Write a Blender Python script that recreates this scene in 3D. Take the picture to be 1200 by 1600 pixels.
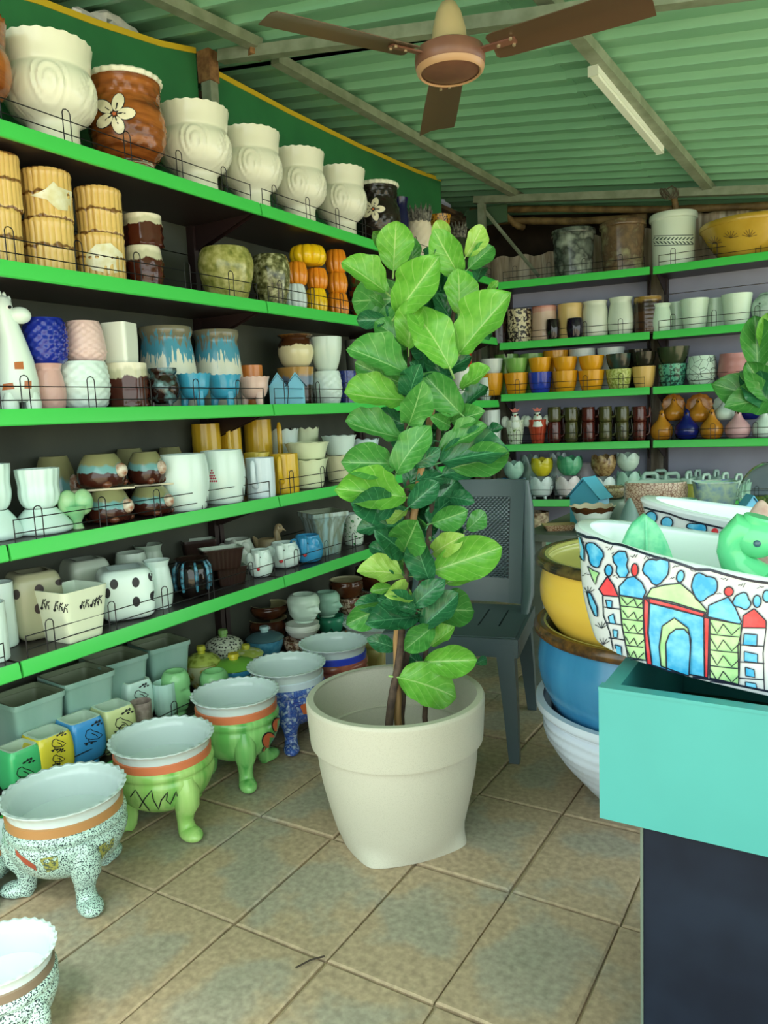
import bpy, bmesh, math, random
from mathutils import Vector, Matrix, noise as mnoise
from mathutils.bvhtree import BVHTree
for o in list(bpy.data.objects): bpy.data.objects.remove(o)
scene = bpy.context.scene
COL = scene.collection
PI = math.pi
random.seed(7)

# ------------------------------------------------------------------ camera
FPX = 1190.0
CAMZ = 1.18
def _n(v): return Vector(v).normalized()
_Y = _n((723, -185, FPX))                       # world Y seen in camera axes (right, down, forward)
_Z = _Y.cross(_n((1, -0.045, 0))).normalized()
if _Z.y > 0: _Z = -_Z
_X = _Y.cross(_Z).normalized()
RW = Matrix((_X, _Y, _Z))                        # camera axes -> world
RC = RW.transposed()
CAM = Vector((0, 0, CAMZ))
cd = bpy.data.cameras.new('camera')
cam = bpy.data.objects.new('camera', cd); COL.objects.link(cam)
cd.sensor_fit = 'VERTICAL'; cd.sensor_height = 36.0; cd.lens = FPX / 1600 * 36.0
cd.clip_start = 0.05; cd.clip_end = 200
r_, d_, f_ = RW @ Vector((1, 0, 0)), RW @ Vector((0, 1, 0)), RW @ Vector((0, 0, 1))
M = Matrix.Identity(4)
for i in range(3):
    M[i][0], M[i][1], M[i][2], M[i][3] = r_[i], -d_[i], -f_[i], CAM[i]
cam.matrix_world = M
scene.camera = cam

# ------------------------------------------------------------------ sky, light, exposure
world = bpy.data.worlds.new('overcast_sky'); scene.world = world
world.use_nodes = True
wb = world.node_tree.nodes['Background']
wb.inputs[0].default_value = (0.88, 1.0, 0.955, 1); wb.inputs[1].default_value = 1.5
sd = bpy.data.lights.new('sun_through_haze', 'SUN'); sd.energy = 4.5; sd.angle = math.radians(25)
sd.color = (1.0, 0.98, 0.9)
sun = bpy.data.objects.new('sun_through_haze', sd); COL.objects.link(sun)
sun.rotation_euler = Vector((-0.33, 0.30, -0.9)).to_track_quat('-Z', 'Y').to_euler()
vs = scene.view_settings
vs.view_transform = 'Standard'; vs.look = 'None'; vs.gamma = 1.0; vs.use_curve_mapping = False
vs.exposure = 1.14

# ------------------------------------------------------------------ pixel <-> place
def ray(px, py): return RW @ Vector(((px - 600) / FPX, (py - 800) / FPX, 1.0))
def at_depth(px, py, d): return CAM + ray(px, py) * d
def at_x(px, py, x): d = ray(px, py); return CAM + d * (x / d.x)
def at_y(px, py, y): d = ray(px, py); return CAM + d * (y / d.y)
def at_z(px, py, z): d = ray(px, py); return CAM + d * ((z - CAMZ) / d.z)
def camv(p): return RC @ (Vector(p) - CAM)
def on_line(px, A, D):
    g = lambda v: (px - 600) * v.z - FPX * v.x
    return A + D * (-g(RC @ (A - CAM)) / g(RC @ D))
def rad(base, wpx):
    q = camv(base); th = math.atan2(abs(q.x), q.z)
    return wpx * q.z * math.cos(th) / (2 * FPX)
def ztop(base, r, y):
    h = Vector((base.x, base.y, 0)).normalized()
    def solve(s):
        p = Vector((base.x, base.y, 0)) + h * (r * s)
        q0 = RC @ (p - CAM); qz = RC @ Vector((0, 0, 1))
        k = (y - 800) / FPX
        return (k * q0.z - q0.y) / (qz.y - k * qz.z)
    return solve(-1) if solve(0) > CAMZ else solve(1)

# ------------------------------------------------------------------ materials
MATS = {}
def lin(c):
    if isinstance(c, str):
        c = c.lstrip('#'); c = [int(c[i:i+2], 16) / 255 for i in (0, 2, 4)]
    return tuple((x / 12.92 if x <= .04045 else ((x + .055) / 1.055) ** 2.4) for x in c[:3]) + (1,)
def mat(c, rough=.25, kind=None, c2=None, c3=None, s=20., p=(.5, .7, .25), bump=0., metal=0.):
    key = (c, rough, kind, c2, c3, s, p, bump, metal)
    if key in MATS: return MATS[key]
    m = bpy.data.materials.new('glaze_%d' % len(MATS)); MATS[key] = m
    m.use_nodes = True; nt = m.node_tree; N = nt.nodes; L = nt.links
    bs = N['Principled BSDF']; bs.inputs['Roughness'].default_value = rough; bs.inputs['Metallic'].default_value = metal
    bs.inputs['Base Color'].default_value = lin(c)
    if kind is None and not bump: return m
    tc = N.new('ShaderNodeTexCoord')
    mp = N.new('ShaderNodeMapping'); L.new(tc.outputs['Object'], mp.inputs[0])
    def ramp(fac, stops, interp='LINEAR'):
        r = N.new('ShaderNodeValToRGB'); L.new(fac, r.inputs[0]); r.color_ramp.interpolation = interp
        el = r.color_ramp.elements
        while len(el) < len(stops): el.new(.5)
        for e, (pos, col) in zip(el, stops): e.position = pos; e.color = lin(col)
        return r.outputs[0]
    def nz(scale, detail=3):
        n = N.new('ShaderNodeTexNoise'); L.new(mp.outputs[0], n.inputs['Vector'])
        n.inputs['Scale'].default_value = scale; n.inputs['Detail'].default_value = detail
        return n.outputs['Fac']
    def math_(op, a, b):
        n = N.new('ShaderNodeMath'); n.operation = op
        for i, v in enumerate((a, b)):
            if isinstance(v, (int, float)): n.inputs[i].default_value = v
            else: L.new(v, n.inputs[i])
        return n.outputs[0]
    def sep():
        n = N.new('ShaderNodeSeparateXYZ'); L.new(tc.outputs['Generated'], n.inputs[0]); return n.outputs
    out = None
    if kind == 'noise': out = ramp(nz(s), [(.35, c), (.65, c2)] if c3 is None else [(.3, c), (.5, c2), (.7, c3)])
    elif kind == 'speck': out = ramp(nz(s, 2), [(p[0], c), (p[0] + .03, c2)])
    elif kind == 'vor' or kind == 'cells':
        v = N.new('ShaderNodeTexVoronoi'); L.new(mp.outputs[0], v.inputs['Vector']); v.inputs['Scale'].default_value = s
        if kind == 'vor':
            v.feature = 'DISTANCE_TO_EDGE'; out = ramp(v.outputs[0], [(p[0] * .1, c2), (p[0] * .1 + .03, c)])
        else: out = ramp(v.outputs[0], [(.25, c2), (.55, c)] if c3 is None else [(.2, c2), (.4, c3), (.6, c)])
    elif kind == 'drip':
        mp.inputs['Scale'].default_value = (1, 1, .12)
        z = math_('ADD', sep()[2], math_('MULTIPLY', math_('SUBTRACT', nz(s, 2), .5), -p[2] * 2))
        st = [(p[0], c), (p[0] + .02, c2), (p[1], c3 or c2), (p[1] + .12, c3 or c2)]
        if c3: st = [(p[0], c), (p[0] + .03, c2), (p[1], c2), (p[1] + .08, c3)]
        out = ramp(z, st)
    elif kind == 'streak':
        mp.inputs['Scale'].default_value = (1, 1, .1); out = ramp(nz(s), [(.38, c), (.62, c2)] if c3 is None else [(.35, c), (.5, c2), (.65, c3)])
    elif kind == 'hstreak':
        mp.inputs['Scale'].default_value = (.15, .15, 1.6); out = ramp(nz(s), [(.38, c), (.62, c2)])
    elif kind == 'bamboo':
        mp.inputs['Scale'].default_value = (1, 1, .06)
        a = ramp(nz(s), [(.3, c2), (.42, c), (.7, c)])
        z = sep()[2]
        mp2 = N.new('ShaderNodeMapping'); L.new(tc.outputs['Object'], mp2.inputs[0])
        n2 = N.new('ShaderNodeTexNoise'); L.new(mp2.outputs[0], n2.inputs['Vector']); n2.inputs['Scale'].default_value = 35
        w = math_('SINE', math_('ADD', math_('MULTIPLY', z, 12.6), math_('MULTIPLY', n2.outputs['Fac'], 2.6)), 0)
        b = ramp(w, [(.86, '#ffffff'), (.97, c3)])
        mx = N.new('ShaderNodeMixRGB'); mx.blend_type = 'MULTIPLY'; mx.inputs[0].default_value = .85
        L.new(a, mx.inputs[1]); L.new(b, mx.inputs[2]); out = mx.outputs[0]
    elif kind == 'tile':
        # worn centre, sandy dust gathered along the joints
        x, y, _ = sep()
        e = math_('MINIMUM', math_('MINIMUM', x, math_('SUBTRACT', 1.0, x)), math_('MINIMUM', y, math_('SUBTRACT', 1.0, y)))
        oi = N.new('ShaderNodeNewGeometry'); L.new(oi.outputs['Position'], mp.inputs[0])
        d = math_('ADD', math_('MULTIPLY', e, .9), math_('MULTIPLY', math_('SUBTRACT', nz(4.5, 7), .5), 1.9))
        a = ramp(d, [(.0, c2), (.1, c2), (.3, c), (.6, c3)])
        b = ramp(nz(60, 4), [(.3, '#b9b9b9'), (.7, '#ffffff')])
        mx = N.new('ShaderNodeMixRGB'); mx.blend_type = 'MULTIPLY'; mx.inputs[0].default_value = .7
        L.new(a, mx.inputs[1]); L.new(b, mx.inputs[2]); out = mx.outputs[0]
    elif kind == 'leaf':
        uv = N.new('ShaderNodeUVMap'); sx = N.new('ShaderNodeSeparateXYZ'); L.new(uv.outputs[0], sx.inputs[0])
        au = math_('ABSOLUTE', math_('SUBTRACT', sx.outputs[0], .5), 0)
        # lateral veins: v - k|u| repeated
        ph = math_('FRACT', math_('MULTIPLY', math_('SUBTRACT', sx.outputs[1], math_('MULTIPLY', au, .75)), 5.6), 0)
        dist = math_('ABSOLUTE', math_('SUBTRACT', ph, .5), 0)
        lat = math_('LESS_THAN', dist, .035)
        mid = math_('LESS_THAN', au, .018)
        vein = math_('MAXIMUM', mid, math_('MULTIPLY', lat, .6))
        base = ramp(nz(s), [(.3, c), (.7, c2)])
        mx = N.new('ShaderNodeMixRGB'); L.new(vein, mx.inputs[0]); L.new(base, mx.inputs[1]); mx.inputs[2].default_value = lin(c3)
        out = mx.outputs[0]
        bs.inputs['Subsurface Weight'].default_value = 0.0
        bp = N.new('ShaderNodeBump'); bp.inputs['Strength'].default_value = .35; bp.inputs['Distance'].default_value = .004
        L.new(math_('MULTIPLY', dist, -1), bp.inputs['Height']) ; L.new(bp.outputs[0], bs.inputs['Normal'])
        tr = N.new('ShaderNodeBsdfTranslucent'); L.new(out, tr.inputs[0])
        ms = N.new('ShaderNodeMixShader'); ms.inputs[0].default_value = .22
        L.new(bs.outputs[0], ms.inputs[1]); L.new(tr.outputs[0], ms.inputs[2])
        L.new(ms.outputs[0], N['Material Output'].inputs[0])
    if out: L.new(out, bs.inputs['Base Color'])
    if bump:
        bp = N.new('ShaderNodeBump'); bp.inputs['Strength'].default_value = bump; bp.inputs['Distance'].default_value = .004
        L.new(nz(s * 2.5), bp.inputs['Height']); L.new(bp.outputs[0], bs.inputs['Normal'])
    return m

WHITE = mat('#e6ece0', .22)
MINT = mat('#dcf0ea', .22)
CREAM = mat('#e9e6d2', .24)
INK = mat('#15171c', .5)
WIRE = mat('#1c1c20', .45, metal=.4)

# ------------------------------------------------------------------ mesh building
class MB:
    def __init__(s): s.v = []; s.f = []; s.m = []; s.uv = None
    def add(s, vs, fs, m=0):
        o = len(s.v); s.v += [Vector(v) for v in vs]
        for f in fs: s.f.append([i + o for i in f]); s.m.append(m)
        return s
    def grid(s, rows, closed=True, m=0, cap0=False, cap1=False):
        n = len(rows[0]); vs = [p for r in rows for p in r]; fs = []
        for i in range(len(rows) - 1):
            for j in range(n if closed else n - 1):
                k = (j + 1) % n
                fs.append((i * n + j, i * n + k, (i + 1) * n + k, (i + 1) * n + j))
        if cap0: fs.append(tuple(range(n))[::-1])
        if cap1: fs.append(tuple((len(rows) - 1) * n + j for j in range(n)))
        return s.add(vs, fs, m)
    def box(s, a, b, m=0, mx=None):
        (x0, y0, z0), (x1, y1, z1) = a, b
        vs = [Vector(v) for v in ((x0,y0,z0),(x1,y0,z0),(x1,y1,z0),(x0,y1,z0),(x0,y0,z1),(x1,y0,z1),(x1,y1,z1),(x0,y1,z1))]
        if mx: vs = [mx @ v for v in vs]
        return s.add(vs, [(0,3,2,1),(4,5,6,7),(0,1,5,4),(1,2,6,5),(2,3,7,6),(3,0,4,7)], m)
    def tube(s, pts, rs, seg=8, m=0, flat=1.0, up=None, caps=True):
        pts = [Vector(p) for p in pts]
        if not hasattr(rs, '__len__'): rs = [rs] * len(pts)
        rows = []; u = Vector(up) if up else None
        for i, p in enumerate(pts):
            t = (pts[min(i + 1, len(pts) - 1)] - pts[max(i - 1, 0)]).normalized()
            if u is None: u = t.orthogonal()
            a = (u - t * u.dot(t))
            a = a.normalized() if a.length > 1e-6 else t.orthogonal().normalized()
            u = a; b = t.cross(a)
            rows.append([p + (a * math.cos(k * 2 * PI / seg) + b * math.sin(k * 2 * PI / seg) * flat) * rs[i] for k in range(seg)])
        return s.grid(rows, True, m, caps, caps)
    def ball(s, c, r, seg=16, rings=10, m=0, fn=None):
        if not hasattr(r, '__len__'): r = (r, r, r)
        rows = []
        for i in range(rings + 1):
            ph = -PI / 2 + PI * i / rings; row = []
            for j in range(seg):
                th = 2 * PI * j / seg
                d = Vector((math.cos(th) * math.cos(ph), math.sin(th) * math.cos(ph), math.sin(ph)))
                k = fn(d) if fn else 1.0
                row.append(Vector((c[0] + d.x * r[0] * k, c[1] + d.y * r[1] * k, c[2] + d.z * r[2] * k)))
            rows.append(row)
        return s.grid(rows, True, m)
    def prism(s, poly, y0, y1, m=0, mx=None):
        n = len(poly); vs = [Vector((x, y0, z)) for x, z in poly] + [Vector((x, y1, z)) for x, z in poly]
        if mx: vs = [mx @ v for v in vs]
        fs = [tuple(range(n)), tuple(range(2 * n - 1, n - 1, -1))] + [(i, i + n, (i + 1) % n + n, (i + 1) % n) for i in range(n)]
        return s.add(vs, fs, m)
    def mesh(s, name, mats, angle=40):
        me = bpy.data.meshes.new(name)
        me.from_pydata([tuple(v) for v in s.v], [], s.f)
        for mm in (mats if isinstance(mats, (list, tuple)) else [mats]): me.materials.append(mm)
        me.polygons.foreach_set('material_index', s.m)
        me.polygons.foreach_set('use_smooth', [True] * len(s.f))
        bm = bmesh.new(); bm.from_mesh(me)
        bmesh.ops.remove_doubles(bm, verts=bm.verts, dist=1e-5)
        bmesh.ops.recalc_face_normals(bm, faces=bm.faces)
        bm.to_mesh(me); bm.free()
        me.set_sharp_from_angle(angle=math.radians(angle))
        return me

def obj(name, me, parent=None, loc=None, rz=None, label=None):
    o = bpy.data.objects.new(name, me); COL.objects.link(o)
    if parent: o.parent = parent
    if loc is not None: o.location = loc
    if rz is not None: o.rotation_euler = (0, 0, rz)
    if label: o['label'] = label
    return o
def tag(o, label, cat, group=None, kind=None):
    if label: o['label'] = label
    if cat: o['category'] = cat
    if group: o['group'] = group
    if kind: o['kind'] = kind
    return o
def struct(name, me, parent=None):
    o = obj(name, me, parent)
    if not parent: o['kind'] = 'structure'
    return o

def spline(pr, n):
    pr = [Vector((a, b, 0)) for a, b in pr]
    if len(pr) < 3: n = max(n, 2)
    out = []; segs = len(pr) - 1; per = max(1, round(n / segs))
    for i in range(segs):
        p0, p1, p2, p3 = pr[max(i - 1, 0)], pr[i], pr[i + 1], pr[min(i + 2, segs)]
        for k in range(per):
            t = k / per
            q = .5 * ((2 * p1) + (p2 - p0) * t + (2 * p0 - 5 * p1 + 4 * p2 - p3) * t * t + (3 * p1 - p0 - 3 * p2 + p3) * t ** 3)
            out.append((max(q.x, 0.001), q.y))
    out.append((pr[-1].x, pr[-1].y))
    return out
def sqf(th, e):
    if not e: return 1.0
    c, s_ = abs(math.cos(th)), abs(math.sin(th))
    return (c ** e + s_ ** e) ** (-1.0 / e)
def vessel(mb, r, h, prof, z0=0., wall=.07, sq=0, fn=None, seg=28, n=16, m=0, mi=1, floor=.08, smooth=True, inner=True, rot=0., ex=1., ey=1.):
    """open pot: outside profile (fractions of r and h), rim, inside wall and inside bottom"""
    pr = spline(prof, n) if smooth else list(prof)
    t = wall
    def ring(rr, zz, k):
        row = []
        for j in range(seg):
            th = 2 * PI * j / seg + rot
            q = rr * sqf(th - rot - PI / 4 * 0, sq); z = zz
            if fn: q, z = fn(th, zz, q)
            row.append((math.cos(th) * q * r * ex, math.sin(th) * q * r * ey, z0 + z * h))
        return row
    rows = [[(0, 0, z0 + pr[0][1] * h)] * seg] + [ring(a, b, 0) for a, b in pr]
    mb.grid(rows, True, m)
    if inner:
        top = pr[-1]
        inn = [top] + [(max(a - t, .02), b) for a, b in reversed(pr) if b > floor + .02 and b <= top[1]]
        f0 = inn[-1][0]
        rows = [ring(a, b, 1) for a, b in inn] + [ring(f0 * .6, floor, 1), [(0, 0, z0 + floor * h)] * seg]
        mb.grid(rows, True, mi)
    return mb
def rings(n, amp):          # ribbed outside
    return lambda th, z, q: (q * (1 + amp * math.sin(z * n * 2 * PI)), z)
def scallop(n, amp, dz=.0, z0=.85):
    def fn(th, z, q):
        k = max(0, (z - z0) / (1 - z0)); w = math.cos(th * n)
        return q * (1 + amp * k * w), z + dz * k * w
    return fn
def lobes(n, amp): return lambda th, z, q: (q * (1 - amp * (1 - abs(math.cos(th * n / 2))) ** 2), z)
def diamonds(n, m_, amp):
    def fn(th, z, q):
        return q * (1 + amp * (abs(math.sin(th * n / 2 + z * m_ * PI)) + abs(math.sin(th * n / 2 - z * m_ * PI)) - 1) * (1 if .04 < z < .95 else 0)), z
    return fn
def basket(n, m_, amp):
    def fn(th, z, q):
        k = int(z * m_) % 2
        return q * (1 + amp * math.sin(th * n + k * PI) * abs(math.sin(z * m_ * PI)) * (1 if .06 < z < .93 else 0)), z
    return fn

# ------------------------------------------------------------------ placing things on shelves, floor and tables
XS, SHELF_D = -1.95, .38
BL0, BL1 = Vector((-1.935, 4.715, 0)), Vector((-1.025, 4.885, 0))
BR0, BR1 = Vector((-1.015, 4.90, 0)), Vector((0.20, 4.90, 0))
ROWS = {}
LZ = {'S1': 2.003, 'S2': 1.636, 'S3': 1.238, 'S4': .872, 'S5': .541, 'S6': .135}
BZ = {1: 1.985, 2: 1.603, 3: 1.272, 4: .945, 5: .580, 6: .14}
for k, z in LZ.items(): ROWS[k] = (Vector((XS, 0, z)), Vector((0, 1, 0)), Vector((-1, 0, 0)))
_bd = (BL1 - BL0).normalized()
for k, z in BZ.items():
    ROWS['B%d' % k] = (Vector((BL0.x, BL0.y, z)), _bd, Vector((-_bd.y, _bd.x, 0)))
    ROWS['R%d' % k] = (Vector((BR0.x, BR0.y, z)), Vector((1, 0, 0)), Vector((0, 1, 0)))
TABLE_Z = .66
class Slot: pass
def slot(row, px, w, y=None, dep=.13, on=None, h=None, dx=0):
    A, D, I = ROWS[row] if isinstance(row, str) else row
    A = A + I * dep
    if on is not None: A = Vector((A.x, A.y, (max(o.top for o in on) if isinstance(on, (list, tuple)) else on.top) + .0005))
    b = on_line(px, A, D)
    s = finish(b, w, y, h)
    b = on_line(px, A + Vector((0, 0, s.h / 2)), D); b.z = A.z      # px is read at half height
    return finish(b, w, y, h)
def finish(b, w, y, h):
    s = Slot(); s.base = b; s.r = rad(b, w); s.h = h if h else ztop(b, s.r, y) - b.z; s.top = b.z + s.h
    return s
def spot(px, w, y, x=None, yy=None, z=0., base_y=None, h=None):
    """on a level z; where along the sight line: given depth Y, or the pixel of the base centre"""
    if base_y is not None:
        b = at_z(px, base_y, z); s = finish(b, w, y, h)
        q = camv(b + Vector((0, 0, s.h / 2))); b = at_z(px + px - (600 + FPX * q.x / q.z), base_y, z)
    else:
        A = Vector((0, yy, z)); b = on_line(px, A, Vector((1, 0, 0))); s = finish(b, w, y, h)
        b = on_line(px, A + Vector((0, 0, s.h / 2)), Vector((1, 0, 0))); b.z = z
    return finish(b, w, y, h)
def T(name, s, parts, label, cat, group=None, rot=0., rz=None):
    s.rz = (math.atan2(-s.base.x, s.base.y) + rot) if rz is None else rz
    s.mw = Matrix.Translation(s.base) @ Matrix.Rotation(s.rz, 4, 'Z')
    if len(parts) == 1 and len(parts[0]) == 2:
        o = obj(name, parts[0][1], None, s.base, s.rz); s.root = o; s.body = o
    else:
        o = obj(name, None, None, s.base, s.rz); o.empty_display_size = .05; s.root = o; s.body = None
        for pt in parts:
            c = obj(pt[0], pt[1], o)
            if s.body is None: s.body = c
            if len(pt) > 2:
                for sp in pt[2]: obj(sp[0], sp[1], c)
    tag(o, label, cat, group)
    return s
def bvh_of(s, extra=None):
    vs, fs = [], []
    for o in ([s.body] + (extra or [])):
        off = len(vs); vs += [s.mw @ v.co for v in o.data.vertices]
        fs += [[i + off for i in p.vertices] for p in o.data.polygons]
    return BVHTree.FromPolygons(vs, fs)
def hit(bv, px, py, off):
    d = ray(px, py).normalized(); loc, nr, i, dist = bv.ray_cast(CAM, d)
    if loc is None: return None
    if nr.dot(d) > 0: nr = -nr
    return loc + nr * off
def decal(s, polys, m, name, off=.0014, sub=1, bv=None):
    """flat painted shapes lying on the glazed surface"""
    bv = bv or bvh_of(s); iv = s.mw.inverted(); mb = MB()
    for poly in polys:
        bm = bmesh.new(); vs = [bm.verts.new((x, y, 0)) for x, y in poly]; bm.faces.new(vs)
        bmesh.ops.triangulate(bm, faces=bm.faces)
        if sub: bmesh.ops.subdivide_edges(bm, edges=bm.edges, cuts=sub, use_grid_fill=True); bmesh.ops.triangulate(bm, faces=bm.faces)
        bm.verts.index_update()
        pts = [hit(bv, v.co.x, v.co.y, off) for v in bm.verts]
        o = len(mb.v); mb.v += [(iv @ p) if p is not None else Vector() for p in pts]
        for f in bm.faces:
            ix = [v.index for v in f.verts]
            if all(pts[i] is not None for i in ix): mb.f.append([i + o for i in ix]); mb.m.append(0)
        bm.free()
    if not mb.f: return None
    o = obj(name, mb.mesh(name, m), s.root)
    if len(polys) > 1: o['kind'] = 'stuff'
    return o
def strokes(s, lines, w, m, name, off=.0016, bv=None):
    bv = bv or bvh_of(s); iv = s.mw.inverted(); mb = MB()
    for ln in lines:
        P = []
        for a, b in zip(ln, ln[1:]):
            k = max(1, int(math.hypot(b[0] - a[0], b[1] - a[1]) / 5))
            P += [(a[0] + (b[0] - a[0]) * i / k, a[1] + (b[1] - a[1]) * i / k) for i in range(k)]
        P.append(ln[-1]); prev = None
        for i, (x, y) in enumerate(P):
            a, b = P[max(i - 1, 0)], P[min(i + 1, len(P) - 1)]
            dx, dy = b[0] - a[0], b[1] - a[1]; L = math.hypot(dx, dy) or 1
            nx, ny = -dy / L * w / 2, dx / L * w / 2
            q = (hit(bv, x + nx, y + ny, off), hit(bv, x - nx, y - ny, off))
            if q[0] is None or q[1] is None: prev = None; continue
            o = len(mb.v); mb.v += [iv @ q[0], iv @ q[1]]
            if prev is not None: mb.f.append([prev, prev + 1, o + 1, o]); mb.m.append(0)
            prev = o
    if mb.f:
        o = obj(name, mb.mesh(name, m), s.root)
        if len(lines) > 1: o['kind'] = 'stuff'
        return o
def circ(x, y, rx, ry=None, n=14, a=0.):
    ry = ry or rx; c, s_ = math.cos(a), math.sin(a)
    return [(x + math.cos(t) * rx * c - math.sin(t) * ry * s_, y + math.cos(t) * rx * s_ + math.sin(t) * ry * c) for t in [2 * PI * i / n for i in range(n)]]

# ------------------------------------------------------------------ floor: paving tiles 0.267 x 0.41 with sandy joints
fl = MB().box((-3.6, -14, -.06), (14, 6.2, -.012))
floor = struct('floor', fl.mesh('floor', mat('#c2ae8c', .9, 'noise', '#b0a284', s=9)))
TILE = [mat('#aea692', .6, 'tile', '#bba688', '#a4a08c', p=(k, 0, 0)) for k in (0, 1)]
tm = []
for k in range(2):
    b = MB(); x, y, z = .1305, .2015, .0
    b.add([(-x, -y, -.03), (x, -y, -.03), (x, y, -.03), (-x, y, -.03), (-x, -y, z - .003), (x, -y, z - .003), (x, y, z - .003), (-x, y, z - .003),
           (-x + .005, -y + .005, z), (x - .005, -y + .005, z), (x - .005, y - .005, z), (-x + .005, y - .005, z)],
          [(0, 1, 5, 4), (1, 2, 6, 5), (2, 3, 7, 6), (3, 0, 4, 7), (4, 5, 9, 8), (5, 6, 10, 9), (6, 7, 11, 10), (7, 4, 8, 11), (8, 9, 10, 11)])
    tm.append(b.mesh('tile', TILE[k], 20))
for i in range(-6, 6):
    for j in range(-2, 11):
        x = -.41 + (i + .5) * .267; y = 1.22 + (j + .5) * .41
        if x < -1.98: continue
        t = obj('tile', random.choice(tm), floor, (x + random.uniform(-.002, .002), y + random.uniform(-.002, .002), random.uniform(-.003, 0)))
        t.rotation_euler = (random.uniform(-.004, .004), random.uniform(-.004, .004), random.uniform(-.008, .008))
# small dry twig lying on a joint
tw = MB().tube([at_z(462, 1512, .004), at_z(485, 1500, .006), at_z(507, 1494, .004)], .0022, 6)
tag(obj('dry_twig', tw.mesh('dry_twig', mat('#3a3026', .9))), 'thin dark dry twig lying across a joint of the paving', 'twig')

# ------------------------------------------------------------------ roof
def roof_z(x, y): return 2.3576 - .148 * x - .019 * y
def at_roof(px, py, off=0.):
    d = ray(px, py); a = roof_z(0, 0) + off - CAMZ
    return CAM + d * (a / (d.z + .148 * d.x + .019 * d.y))
ROOF = mat('#84bd9c', .35, 'hstreak', '#76b090', s=6)
def corrugated(y0, y1, x0, x1, lift):
    pr = []; pitch = .152; y = y0
    while y < y1:
        for dy, dz in ((0, 0), (.094, 0), (.110, -.026), (.128, -.026), (.144, 0)):
            pr.append((min(y + dy, y1), dz))
        y += pitch
    rows = []
    for x in [x0 + (x1 - x0) * i / 6 for i in range(7)]:
        rows.append([(x, y, roof_z(x, y) + .082 + lift + dz) for y, dz in pr] + [(x, y, roof_z(x, y) + .085 + lift + dz) for y, dz in reversed(pr)])
    return MB().grid(rows, True, 0, True, True).mesh('roof_sheet', ROOF, 25)
ceiling = obj('ceiling', None); ceiling['kind'] = 'structure'
for k, (x0, x1) in enumerate([(-3.3, -1.02), (-1.1, .95), (.87, 1.6)]):
    for q, (y0, y1) in enumerate([(-.3, 2.76), (2.70, 5.78)]):
        obj('roof_sheet', corrugated(y0, y1, x0, x1, .004 * (k % 2) + .006 * q), ceiling)
STEEL = mat('#8f9a86', .5, 'noise', '#78846e', s=14, metal=.15)
RUST = mat('#6b4a2c', .9, 'noise', '#8d6a42', s=40)
def bar(name, a, b, w, hgt, m, parent=None):
    a, b = Vector(a), Vector(b); t = (b - a).normalized(); sd_ = t.cross(Vector((0, 0, 1))).normalized(); up = sd_.cross(t)
    mb = MB(); c = []
    for p in (a, b):
        c += [p + sd_ * (w / 2 * i) + up * (hgt * j) for i, j in ((-1, 0), (1, 0), (1, 1), (-1, 1))]
    mb.add(c, [(0, 1, 2, 3), (7, 6, 5, 4), (0, 4, 5, 1), (1, 5, 6, 2), (2, 6, 7, 3), (3, 7, 4, 0)])
    return obj(name, mb.mesh(name, m), parent)
def ext(a, b, k0, k1): d = (b - a); return a - d * k0, b + d * k1
pa, pb = ext(at_roof(430, 100, .012), at_roof(790, 300, .012), .0, .12)
pa.y -= .0
bar('purlin', pa, pb, .045, .04, STEEL, ceiling)
pa, pb = at_roof(232, -2, .012), at_roof(398, 76, .012); bar('purlin', *ext(pa, pb, 1.2, .05), .045, .04, STEEL, ceiling)
pa, pb = at_roof(884, 42, .012), at_roof(1102, 292, .012); bar('purlin', *ext(pa, pb, 1.0, .1), .05, .04, STEEL, ceiling)
PCa, PCb = pa, pb
# cross beams
D0 = at_y(345, 98, 2.52); D1 = at_y(677, 57, 2.52); bar('cross_beam', *ext(D0, D1, .0, 2.6), .045, .042, STEEL, ceiling)
E0 = at_y(752, 318, 4.95); E1 = at_y(1200, 303, 4.95); bar('cross_beam', *ext(E0, E1, .03, .9), .045, .045, STEEL, ceiling)
bar('rust_joint', at_roof(388, 86, -.012), at_roof(410, 92, -.012), .05, .03, RUST, ceiling)

# posts that carry the beams
post = obj('trim_1', MB().box((-2.30, 2.49, 2.006), (-2.25, 2.535, 2.66)).mesh('post', STEEL)); post['kind'] = 'structure'
obj('rust_cap', MB().box((-2.31, 2.485, 2.56), (-2.245, 2.54, 2.68)).mesh('rust_cap', RUST), post)
post2 = obj('trim_2', MB().box((E0.x - .02, 4.93, .0), (E0.x + .025, 4.97, E0.z)).mesh('post', STEEL)); post2['kind'] = 'structure'

# ------------------------------------------------------------------ walls
wl = struct('wall_left', MB().box((-2.50, -.3, 0), (-2.44, 5.4, 2.25)).mesh('wall_left', mat('#4d5848', .85, 'noise', '#3c463a', s=3)))
wo = struct('sky_block_left', MB().grid([[(-3.30, y, 0), (-3.24, y, 0), (-3.24, y, roof_z(-3.27, y) + .079), (-3.30, y, roof_z(-3.27, y) + .079)] for y in (-.3, 5.8)], True, 0, True, True).mesh('sky_block_left', mat('#3a352c', .9, 'noise', '#54493a', s=5)))  # added backing that blocks the sky in the gap above the boards
wb_ = struct('sky_block_back', MB().grid([[(x, 5.74, 0), (x, 5.79, 0), (x, 5.79, roof_z(x, 5.76) + .079), (x, 5.74, roof_z(x, 5.76) + .079)] for x in (-3.23, 1.6)], True, 0, True, True).mesh('sky_block_back', mat('#3d3124', .95, 'noise', '#241c15', s=6)))  # added dark backing under the roof edge, keeps sky out above the cement sheets
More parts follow.
